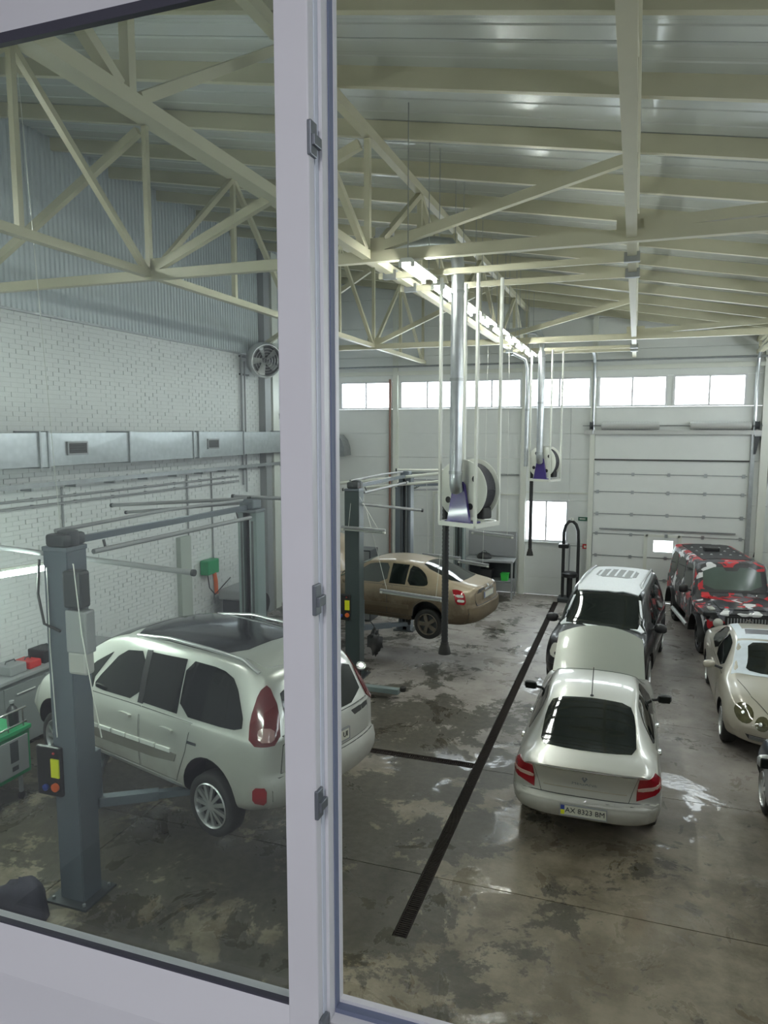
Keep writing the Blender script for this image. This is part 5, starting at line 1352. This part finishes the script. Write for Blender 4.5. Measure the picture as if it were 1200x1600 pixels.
def extract_pipe(x, y, zb, zt, xe, label, fan):
    t = thing('extract_pipe', label, 'pipe', (x, y, zb))
    r = .085
    pts = [(x, y + .06, zb - .02), (x, y, zb + .06), (x, y, zb + .2)] + [(x, y, zb + .2 + (zt - zb - .5) * i / 6) for i in range(1, 7)] + [(x - .02, y, zt - .2), (x - .12, y, zt - .03), (x - .3, y, zt), (xe, y, zt)]
    MB().tube(pts, r, 16).build('pipe', M_GALV, t, smooth=50)
    for z in (zb + .22, zb + (zt - zb) * .45, zb + (zt - zb) * .8):
        MB().tube([(x, y, z - .02), (x, y, z + .02)], r + .008, 16).build('pipe_clamp', M_GALVD, t, smooth=40)
    if fan:
        MB().lathe([(.06, -.1), (.18, -.08), (.18, .08), (.06, .1)], (xe, y, zt), (0, 1, 0), 20).build('fan_housing', M_GALVD, t, smooth=35)
        MB().box(xe - .1, y - .1, zt - .02, xe + .1, y + .1, zt + .24).build('fan_outlet', M_GALV, t)
extract_pipe(-2.25, 9.42, 4.22, 7.42, -3.25, 'long galvanised extract pipe dropping to the larger hose reel', True)
extract_pipe(-2.33, 18.98, 4.20, 7.52, -3.40, 'galvanised extract pipe dropping to the smaller hose reel', True)
t = thing('down_pipe', 'slim galvanised down pipe left of the smaller hose reel', 'pipe', (-2.74, 19.4, 4.1))
MB().tube([(-2.72, 19.3, 4.05), (-2.73, 19.4, 6.6), (-2.8, 19.4, 6.85), (-3.1, 19.2, 7.0)], .05, 12).build('pipe', M_GALV, t, smooth=50)
MB().tube([(-2.72, 19.35, 5.5), (-2.72, 19.35, 5.56)], .06, 12).build('pipe_clamp', M_GALVD, t)
for y, nm in ((9.35, 'nearer rail carrying the larger hose reel'), (10.28, 'farther rail carrying the larger hose reel'), (18.95, 'nearer rail carrying the smaller hose reel'), (19.7, 'farther rail carrying the smaller hose reel')):
    t = thing('support_rail', 'cream steel ' + nm, 'rail', (-3.3, y, 7.02))
    MB().bar((-3.3, y, 7.03), (-.02, y, 7.03), .05, .075).build('rail', M_CREAM, t)
    for x in (-3.15, -.12): MB().box(x - .09, y - .04, 6.985, x + .09, y + .04, 7.10).build('rail_clamp', M_GALVD, t)

# ================================================================== LEFT WALL FITTINGS
# rectangular ventilation duct: flanged sections
du = thing('ventilation_duct', 'galvanised rectangular air duct along the white brick wall', 'air duct', (-9.3, 13.5, 4.4))
cuts = [6.2, 9.22, 9.40, 11.42, 13.52, 13.72, 15.65, 17.70, 20.2]
for i, (a, b) in enumerate(zip(cuts[:-1], cuts[1:])):
    s_ = .0 if i % 2 else .012
    m = MB().bevbox(XL + .03, a + .004, 4.40 + s_, -9.05 - s_, b - .004, 4.97 - s_, .004)
    # cross-broken face: shallow pyramid on the front sheet
    x0, z0, z1 = -9.05 - s_, 4.42 + s_, 4.95 - s_
    if b - a > 1: m.add([(x0, a + .03, z0), (x0, b - .03, z0), (x0, b - .03, z1), (x0, a + .03, z1), (x0 + .005, (a + b) / 2, (z0 + z1) / 2)], [(0, 1, 4), (1, 2, 4), (2, 3, 4), (3, 0, 4)])
    m.build('duct_section', M_GALV, du)
for a in cuts[1:-1]:
    MB().box(XL + .03, a - .016, 4.385, -9.03, a + .016, 4.985).build('flange', M_GALVD, du)
for a, b in ((9.81, 10.29), (14.06, 14.53)):
    g = MB(); g.box(-9.055, a, 4.58, -9.03, b, 4.61).box(-9.055, a, 4.78, -9.03, b, 4.81).box(-9.055, a, 4.61, -9.03, a + .03, 4.78).box(-9.055, b - .03, 4.61, -9.03, b, 4.78)
    go = g.build('air_grille', M_GREYP, du)
    MB().box(-9.05, a + .03, 4.61, -9.04, b - .03, 4.78).build('grille_opening', M_BLACK, go)
    for k in range(4): MB().bar((-9.036, a + .03, 4.635 + k * .04), (-9.036, b - .03, 4.635 + k * .04), .012, .008).build('grille_blade', M_LIFTD, go)
dk = thing('duct_bend', 'end of a curved grey duct at the far left corner', 'air duct', (-9.0, 21.6, 4.2))
MB().prism([(-9.35, 4.2), (-8.78, 4.2), (-8.80, 4.45), (-8.88, 4.68), (-9.02, 4.85), (-9.35, 4.9)], 21.5, 22.05).build('bend', M_GALVD, dk)
MB().box(-9.37, 21.46, 4.17, -8.75, 21.5, 4.2).build('flange', M_GALVD, dk)
# cable tray and conduits below the duct
ct = thing('cable_tray', 'dusty cable tray under the air duct', 'cable tray', (XL, 13, 4.1))
m = MB().box(XL + .02, 7.0, 4.05, XL + .26, 21.8, 4.065).box(XL + .25, 7.0, 4.05, XL + .265, 21.8, 4.13); m.build('tray', M_GALVD, ct)
for k in range(15): MB().box(XL + .012, 7.3 + k * 1.0, 4.0, XL + .25, 7.34 + k * 1.0, 4.05).build('tray_bracket', M_GALVD, ct)
for k in range(4): MB().tube([(XL + .05 + k * .05, 7.0, 4.08), (XL + .05 + k * .05, 21.8, 4.08)], .014, 6).build('cable', M_GREYP if k % 2 else M_BLACK, ct, smooth=60)
for z, lb in ((3.84, 'upper'), (3.72, 'lower')):
    t = thing('wall_pipe', '%s of two grey pipes running along the brick wall below the tray' % lb, 'pipe', (XL + .06, 12, z))
    MB().tube([(XL + .06, 7, z), (XL + .06, 16.2, z)], .022, 8).build('pipe', M_GREYP, t, smooth=60)
    for k in range(9): MB().box(XL, 7.5 + k, z - .03, XL + .07, 7.53 + k, z + .03).build('pipe_clip', M_GALVD, t)
t = thing('vertical_pipe', 'pair of slim grey vertical pipes above the duct beside the fan', 'pipe', (XL + .05, 16.5, 3.6))
MB().tube([(XL + .06, 16.45, 3.6), (XL + .06, 16.45, 6.9)], .028, 8).build('pipe', M_GREYP, t, smooth=60)
MB().tube([(XL + .06, 16.62, 3.4), (XL + .06, 16.62, 6.75)], .022, 8).build('pipe', M_GREYP, t, smooth=60)
for z in (6.4, 6.85): MB().box(XL + .012, 16.42, z, XL + .06, 16.85, z + .04).build('pipe_bracket', M_LIFTD, t)
for y, lb in ((14.0, 'behind the second lift post'), (10.2, 'above the wall bench'), (15.0, 'left of the green reel')):
    t = tag(MB().tube([(XL + .03, y, .8), (XL + .03, y, 4.0)], .02, 8).build('conduit', M_GREYP, smooth=60), 'thin grey conduit running down the brick wall %s' % lb, 'conduit')
for i, y in enumerate((17.6, 18.05)):
    struct('trim_%d' % (12 + i), MB().box(XL - .0, y - .16, 0, XL + .2, y + .16, roof_z(XL)), M_GREYP if i == 0 else M_WHITE)
struct('trim_14', MB().box(XL - .0, 13.55, 0, XL + .12, 13.95, 2.62), mat('grey_green_pilaster', (0.42, 0.46, 0.42), .6))
struct('trim_15', MB().bar((XL + .1, 18.2, 5.3), (XL + .1, 21.8, 6.7), .08, .08), M_GREYP)
# round fan
fn = thing('wall_fan', 'round silver destratification fan mounted high on the left wall column', 'fan', (XL + .5, 16.78, 6.4))
ax = Vector((.75, -.55, -.18)).normalized(); cc = Vector((XL + .55, 16.78, 6.78))
MB().lathe([(.40, -.18), (.43, -.18), (.45, -.1), (.45, .1), (.42, .16), (.40, .16), (.40, -.18)], cc, ax, 30).build('shroud', M_ALLOY, fn, smooth=35)
MB().lathe([(.005, -.06), (.38, -.05), (.38, -.04), (.005, -.03)], cc, ax, 24).build('guard_disc', M_LIFTD, fn)
a1 = ax.cross(Vector((0, 0, 1))).normalized(); a2 = ax.cross(a1)
for k in range(5):
    an = 2 * pi * k / 5; d = a1 * cos(an) + a2 * sin(an); e = ax.cross(d)
    MB().add([cc + d * .06 + e * .04 + ax * .05, cc + d * .37 + e * .12 + ax * .07, cc + d * .37 - e * .06 - ax * .01, cc + d * .06 - e * .04 - ax * .01,
              cc + d * .06 + e * .04 + ax * .06, cc + d * .37 + e * .12 + ax * .08, cc + d * .37 - e * .06, cc + d * .06 - e * .04],
             [(0, 1, 2, 3), (7, 6, 5, 4), (0, 4, 5, 1), (1, 5, 6, 2), (2, 6, 7, 3), (3, 7, 4, 0)]).build('blade', M_ALLOY, fn)
for k in range(5):
    rr = .08 + k * .075
    MB().tube([cc + ax * .15 + (a1 * cos(2 * pi * j / 24) + a2 * sin(2 * pi * j / 24)) * rr for j in range(25)], .007, 5, cap=False).build('guard_ring', M_ALLOY, fn, smooth=60)
MB().bar(cc - ax * .1, (XL + .1, 17.5, 6.6), .06, .06).build('fan_bracket', M_GREYP, fn)
# green hose reel box
gr = thing('wall_hose_reel', 'green wall box with an orange hanging hose by the second lift post', 'hose reel', (XL + .15, 14.65, 1.4))
MB().bevbox(XL + .02, 14.42, 1.60, XL + .24, 14.92, 1.95, .03).build('case', M_GREEN, gr)
MB().tube([(XL + .2, 14.75, 1.62), (XL + .22, 14.78, 1.4), (XL + .2, 14.82, 1.1)], .05, 8).build('hose', M_ORANGE, gr, smooth=50)
MB().tube([(XL + .2, 14.45, 1.7), (XL + .22, 14.5, 1.3), (XL + .24, 14.7, 1.1), (XL + .3, 15.3, 1.4)], .014, 6).build('cable', M_BLACK, gr, smooth=50)
# dark machine under it
mc = thing('wheel_balancer', 'dark workshop machine standing by the brick wall behind the second lift post', 'machine', (-8.9, 15.2, 0))
MB().bevbox(-9.3, 14.9, 0, -8.5, 15.7, .95, .04).build('cabinet', M_LIFTD, mc)
MB().bevbox(-9.35, 14.8, .95, -8.6, 15.75, 1.2, .05).build('hood', M_GREYP, mc)
MB().lathe([(.02, 0), (.3, 0), (.32, .1), (.3, .18), (.1, .2)], (-8.55, 15.2, .85), (1, -.3, 0), 24).build('wheel_guard', M_BLACK, mc, smooth=40)
mc2 = thing('storage_cabinet', 'tall dark cabinet seen between the window mullion and the second lift post', 'cabinet', (-7.0, 17.6, 0))
MB().bevbox(-7.5, 17.4, 0, -6.4, 18.0, 1.9, .02).build('body', M_LIFTD, mc2)
for k in range(2):
    d_ = MB().bevbox(-7.47 + k * .53, 17.37, .06, -6.96 + k * .53, 17.40, 1.86, .006).build('door', M_BENCH, mc2)
    MB().bevbox(-7.02 + k * .15, 17.34, .9, -6.99 + k * .15, 17.37, 1.05, .005).build('handle', M_ALLOY, d_)

# wall bench with tools at the left edge
wb = thing('wall_bench', 'grey steel workbench against the brick wall at the left edge', 'workbench', (-9.15, 9.0, 0))
MB().bevbox(-9.55, 7.2, 1.16, -8.85, 10.6, 1.22, .01).build('worktop', M_GREYP, wb)
MB().bevbox(-9.5, 7.25, .1, -8.92, 10.55, 1.16, .01).build('carcass', M_BENCH, wb)
for k in range(4):
    d_ = MB().bevbox(-8.93, 7.3 + k * .82, .16, -8.90, 8.06 + k * .82, 1.08, .006).build('drawer_front', M_BENCH, wb)
    MB().tube([(-8.87, 7.5 + k * .82, .95), (-8.87, 7.86 + k * .82, .95)], .012, 6).build('handle', M_ALLOY, d_)
for i, (y0, y1, hh, mm, lb, nm, ct_) in enumerate((( 8.3, 8.62, .16, M_GREYP, 'grey tool tray on the wall bench', 'tool_tray', 'tray'), (8.68, 8.92, .12, M_RED, 'red tool case on the wall bench', 'tool_case', 'case'), (8.98, 9.3, .22, M_BLACK, 'black power tool case on the wall bench', 'tool_case', 'case'))):
    t = thing(nm, lb, ct_, (-9.1, y0, 1.22))
    MB().bevbox(-9.3, y0, 1.22, -8.95, y1, 1.22 + hh, .02).build('box', mm, t)
    MB().tube([(-9.12, y0 + .06, 1.22 + hh), (-9.12, y0 + .08, 1.26 + hh), (-9.12, y1 - .08, 1.26 + hh), (-9.12, y1 - .06, 1.22 + hh)], .01, 6).build('handle', M_LIFTD, t, smooth=50)
for nm, y, mm, lb in (('canister', 8.05, M_WHITE, 'white plastic canister standing on the green trolley'), ('spray_bottle', 8.25, M_BLACK, 'black bottle standing on the green trolley')):
    t = thing(nm, lb, 'bottle', (-7.82 if nm == 'canister' else -7.68, y - .8, 1.04))
    x_, y_ = t.location.x, t.location.y
    MB().lathe([(.02, 0), (.07, .0), (.075, .02), (.075, .2), (.05, .25), (.025, .27), (.025, .30)], (x_, y_, 1.04), (0, 0, 1), 16).build('bottle_body', mm, t, smooth=40)
    MB().lathe([(.03, 0), (.03, .035), (.005, .036)], (x_, y_, 1.34), (0, 0, 1), 12).build('cap', M_GREYP, t, smooth=40)
# green trolley
gc = thing('tool_trolley', 'green tool trolley with a grey door standing left of the nearest lift post', 'trolley', (-7.75, 7.2, 0))
MB().bevbox(-8.2, 6.95, .38, -7.50, 7.55, .98, .015).build('body', M_GREEN, gc)
MB().bevbox(-8.22, 6.93, .98, -7.48, 7.57, 1.04, .01).build('top_tray', M_GREEN, gc)
dd = MB().bevbox(-7.505, 7.02, .44, -7.485, 7.50, .93, .006).build('door', M_GREYP, gc)
MB().box(-7.487, 7.20, .62, -7.48, 7.33, .90).build('door_slot', M_LIFTD, dd); MB().box(-7.487, 7.22, .50, -7.48, 7.32, .56).build('door_slot', M_LIFTD, dd)
MB().bevbox(-8.0, 6.935, .45, -7.6, 6.955, .92, .005).build('drawer_front', M_GREEN, gc)
for x in (-8.1, -7.6):
    for y in (7.05, 7.45):
        lg = MB().box(x - .02, y - .02, .1, x + .02, y + .02, .38).build('leg', M_GREYP, gc)
        MB().lathe([(.02, -.015), (.05, -.015), (.05, .015), (.02, .015)], (x, y, .05), (1, 0, 0), 14).build('castor', M_RUBBER, lg)
tr = thing('chrome_rack', 'chrome wire rack hung above the green trolley', 'rack', (-7.6, 7.2, 1.05))
for z in (1.10, 1.30):
    MB().tube([(-8.1, 6.98, z), (-7.55, 6.98, z), (-7.50, 7.03, z), (-7.50, 7.5, z)], .016, 8).build('rail', M_CHROME, tr, smooth=50)
for x, y in ((-8.0, 6.98), (-7.7, 6.98), (-7.5, 7.2), (-7.5, 7.45)): MB().tube([(x, y, 1.04), (x, y, 1.30)], .01, 6).build('upright', M_CHROME, tr)
# dark sack and pale post at the bottom left
bg_ = MB(); r = random.Random(9); V = []; nu, nv = 14, 8
for j in range(nv + 1):
    th = j / nv * pi / 2
    for i in range(nu):
        a = 2 * pi * i / nu; k = 1 + r.uniform(-.07, .07)
        V.append((-5.86 + .33 * k * cos(a) * cos(th) ** .6, 5.38 + .22 * k * sin(a) * cos(th) ** .6, .36 * sin(th) * (1 + .1 * cos(a)) * k))
bg_.add(V, [(j * nu + i, j * nu + (i + 1) % nu, (j + 1) * nu + (i + 1) % nu, (j + 1) * nu + i) for j in range(nv) for i in range(nu)] + [list(range(nu))[::-1], list(range(nv * nu, (nv + 1) * nu))])
tag(bg_.build('sack', mat('dark_violet_cloth', (0.035, 0.033, 0.05), .85, var=.3, scale=9), smooth=70), 'dark sack lying on the floor beside the base of the nearest lift post', 'sack')
gp = thing('guard_post', 'pale rounded guard post at the left edge near the dark sack', 'post', (-6.02, 5.12, 0))
MB().tube([(-6.02, 5.12, 0), (-6.02, 5.12, 1.0), (-6.02, 5.12, 1.05), (-6.02, 5.12, 1.08)], [.09, .09, .07, .02], 18).build('pipe', M_GREYP, gp, smooth=50)
MB().lathe([(.14, 0), (.14, .015), (.09, .016)], (-6.02, 5.12, 0), (0, 0, 1), 18).build('base_plate', M_LIFTD, gp)
# black tool bag hanging near the middle post
tb = thing('hanging_bag', 'black bundle hanging at the foot of the dark middle post', 'bag', (-4.75, 13.2, .6))
V = []; nu, nv = 12, 8
for j in range(nv + 1):
    th = -pi / 2 + j / nv * pi
    for i in range(nu):
        a = 2 * pi * i / nu; k = 1 + r.uniform(-.38, .3)
        V.append((-4.76 + .15 * k * cos(a) * cos(th), 13.2 + .1 * k * sin(a) * cos(th), .80 + .24 * sin(th) * k))
MB().add(V, [(j * nu + i, j * nu + (i + 1) % nu, (j + 1) * nu + (i + 1) % nu, (j + 1) * nu + i) for j in range(nv) for i in range(nu)] + [list(range(nu))[::-1], list(range(nv * nu, (nv + 1) * nu))]).build('bundle', M_BLACK, tb, smooth=70)
MB().tube([(-4.76, 13.2, 1.0), (-4.80, 13.25, 1.12), (-4.9, 13.3, 1.2)], .012, 6).build('strap', M_BLACK, tb, smooth=60)
# low lift arm swung out over the floor
sa = thing('swung_arm', 'dark green lift arm swung out low over the floor right of the middle post', 'lift arm', (-4.6, 12.4, 0))
MB().bevbox(-4.95, 12.36, .10, -4.0, 12.50, .20, .015).build('arm', M_LIFTG, sa)
MB().lathe([(.05, 0), (.06, .02), (.06, .08), (.03, .09)], (-3.93, 12.43, .16), (0, 0, 1), 16).build('pad', M_RUBBER, sa, smooth=40)
MB().bevbox(-5.1, 12.33, 0, -4.9, 12.53, .22, .02).build('foot', M_LIFTD, sa)

# ================================================================== BACK WALL FITTINGS
wbk = thing('back_bench', 'grey steel workbench with back panel and shelves below the back wall', 'workbench', (-3.8, 21.5, 0))
MB().bevbox(-4.75, 21.70, 1.20, -3.28, 21.74, 1.95, .006).build('back_panel', M_GREYP, wbk)
MB().bevbox(-4.75, 21.05, 1.10, -3.28, 21.74, 1.16, .006).build('worktop', M_GREYP, wbk)
MB().bevbox(-4.70, 21.1, .50, -3.32, 21.70, .54, .006).build('shelf', M_BENCH, wbk)
for x in (-4.72, -3.31):
    for y in (21.08, 21.71): MB().box(x - .025, y - .025, 0, x + .025, y + .025, 1.10).build('leg', M_GREYP, wbk)
MB().box(-4.70, 21.66, .54, -3.32, 21.70, 1.10).build('rear_sheet', M_LIFTD, wbk)
for i, (x, mm, w_, h_, y_, lb) in enumerate(((-3.55, M_BRIGHTG, .22, .20, 21.2, 'bright green tub on the lower shelf of the back bench'), (-4.1, M_BLACK, .35, .3, 21.25, 'black crate on the lower shelf of the back bench'))):
    t = thing('storage_tub', lb, 'tub', (x, y_, .54))
    MB().prism([(x - w_ / 2 * .85, .54), (x + w_ / 2 * .85, .54), (x + w_ / 2, .54 + h_), (x - w_ / 2, .54 + h_)], y_, y_ + .25).build('tub', mm, t)
    MB().box(x - w_ / 2 - .01, y_ - .01, .53 + h_, x + w_ / 2 + .01, y_ + .26, .55 + h_).build('rim', mm, t)
t = thing('tool_pile', 'dark rounded tool cover on the back bench', 'cover', (-4.2, 21.4, 1.16))
MB().lathe([(.22, 0), (.22, .06), (.16, .14), (.05, .18), (.005, .18)], (-4.2, 21.4, 1.16), (0, 0, 1), 18).build('cover', M_BLACK, t, smooth=40)
MB().tube([(-4.28, 21.4, 1.33), (-4.24, 21.4, 1.38), (-4.16, 21.4, 1.38), (-4.12, 21.4, 1.33)], .01, 6).build('handle', M_BLACK, t, smooth=50)
# tyre changer: black hoop frame
tc_ = thing('tyre_inflator', 'black hoop framed tyre machine standing under the back window', 'machine', (-1.66, 21.5, 0))
hp = [(-1.88, 21.5, .1), (-1.88, 21.5, 1.7), (-1.88, 21.5, 2.05), (-1.83, 21.5, 2.25), (-1.74, 21.5, 2.36), (-1.64, 21.5, 2.37), (-1.54, 21.5, 2.28), (-1.48, 21.5, 2.1), (-1.46, 21.5, 1.8), (-1.46, 21.5, .1)]
MB().tube(hp, .048, 10).build('hoop', M_BLACK, tc_, smooth=50)
MB().bevbox(-2.02, 21.36, 1.58, -1.72, 21.64, 1.70, .03).build('bead_arm', M_BLACK, tc_)
MB().tube([(-1.72, 21.5, .9), (-1.70, 21.5, 1.65)], .02, 8).build('piston', M_GALVD, tc_, smooth=50)
MB().bevbox(-2.0, 21.25, 0, -1.34, 21.75, .12, .02).build('base', M_LIFTD, tc_)
MB().lathe([(.18, 0), (.24, .02), (.24, .12), (.18, .15), (.02, .15)], (-1.68, 21.5, .72), (0, 0, 1), 20).build('turntable', M_BLACK, tc_, smooth=40)
MB().tube([(-1.68, 21.5, .1), (-1.68, 21.5, .74)], .08, 12).build('column', M_BLACK, tc_, smooth=50)
MB().lathe([(.02, 0), (.05, .0), (.05, .07), (.02, .08)], (-1.66, 21.46, 2.40), (0, 0, 1), 12).build('gauge', M_WHITE, tc_, smooth=40)
# signs and switches
t = thing('exit_sign', 'small green exit sign on the back wall left of the big door', 'sign', (-1.38, YF - .03, 2.35))
MB().bevbox(-1.53, YF - .03, 2.33, -1.26, YF, 2.44, .005).build('sign_box', mat('dark_green_sign', (0.02, 0.10, 0.06), .4), t)
MB().box(-1.49, YF - .034, 2.37, -1.32, YF - .029, 2.40).build('sign_band', M_WHITE, t)
t = thing('fire_alarm_button', 'red fire alarm button left of the big door', 'alarm button', (-1.31, YF - .04, 1.57))
MB().bevbox(-1.38, YF - .05, 1.49, -1.24, YF, 1.63, .01).build('case', M_RED, t)
MB().box(-1.34, YF - .054, 1.53, -1.28, YF - .049, 1.59).build('glass', M_WHITE, t)
MB().box(-1.9, YF - .02, 1.55, -1.38, YF, 1.57).build('conduit', M_GREYP, t)
t = thing('wall_camera', 'small dark device on the back wall above the workbench', 'device', (-3.95, YF - .1, 3.05))
MB().bevbox(-4.12, YF - .22, 3.02, -3.85, YF - .02, 3.12, .02).build('body', M_BLACK, t); MB().box(-4.0, YF - .05, 3.1, -3.95, YF, 3.2).build('bracket', M_GREYP, t)
t = tag(MB().tube([(3.45, YF - .05, 4.9), (3.43, YF - .06, 3.6), (3.36, YF - .07, 2.6), (3.28, YF - .06, 1.9), (3.2, YF - .06, 1.5)], .014, 6).build('hanging_cable', M_BLACK, smooth=60), 'black cable hanging on the wall right of the big door', 'cable')
t = thing('door_operator', 'grey bracket box below the spring rail right of the big door', 'bracket', (3.12, YF - .1, 4.3))
MB().prism([(3.06, 4.88), (3.2, 4.88), (3.1, 4.35), (3.06, 4.35)], YF - .14, YF - .02).build('bracket', M_LIFTD, t)
MB().box(3.04, YF - .16, 4.84, 3.22, YF - .01, 4.88).build('mount_plate', M_GALVD, t)
# the trolley stands clear of the people carrier's nose, with all it carries
for o in list(bpy.data.objects):
    if o.parent is None and o.name.split('.')[0] in ('tool_trolley', 'chrome_rack', 'canister', 'spray_bottle'):
        o.location = Vector(o.location) + Vector((-.15, -.2, 0))
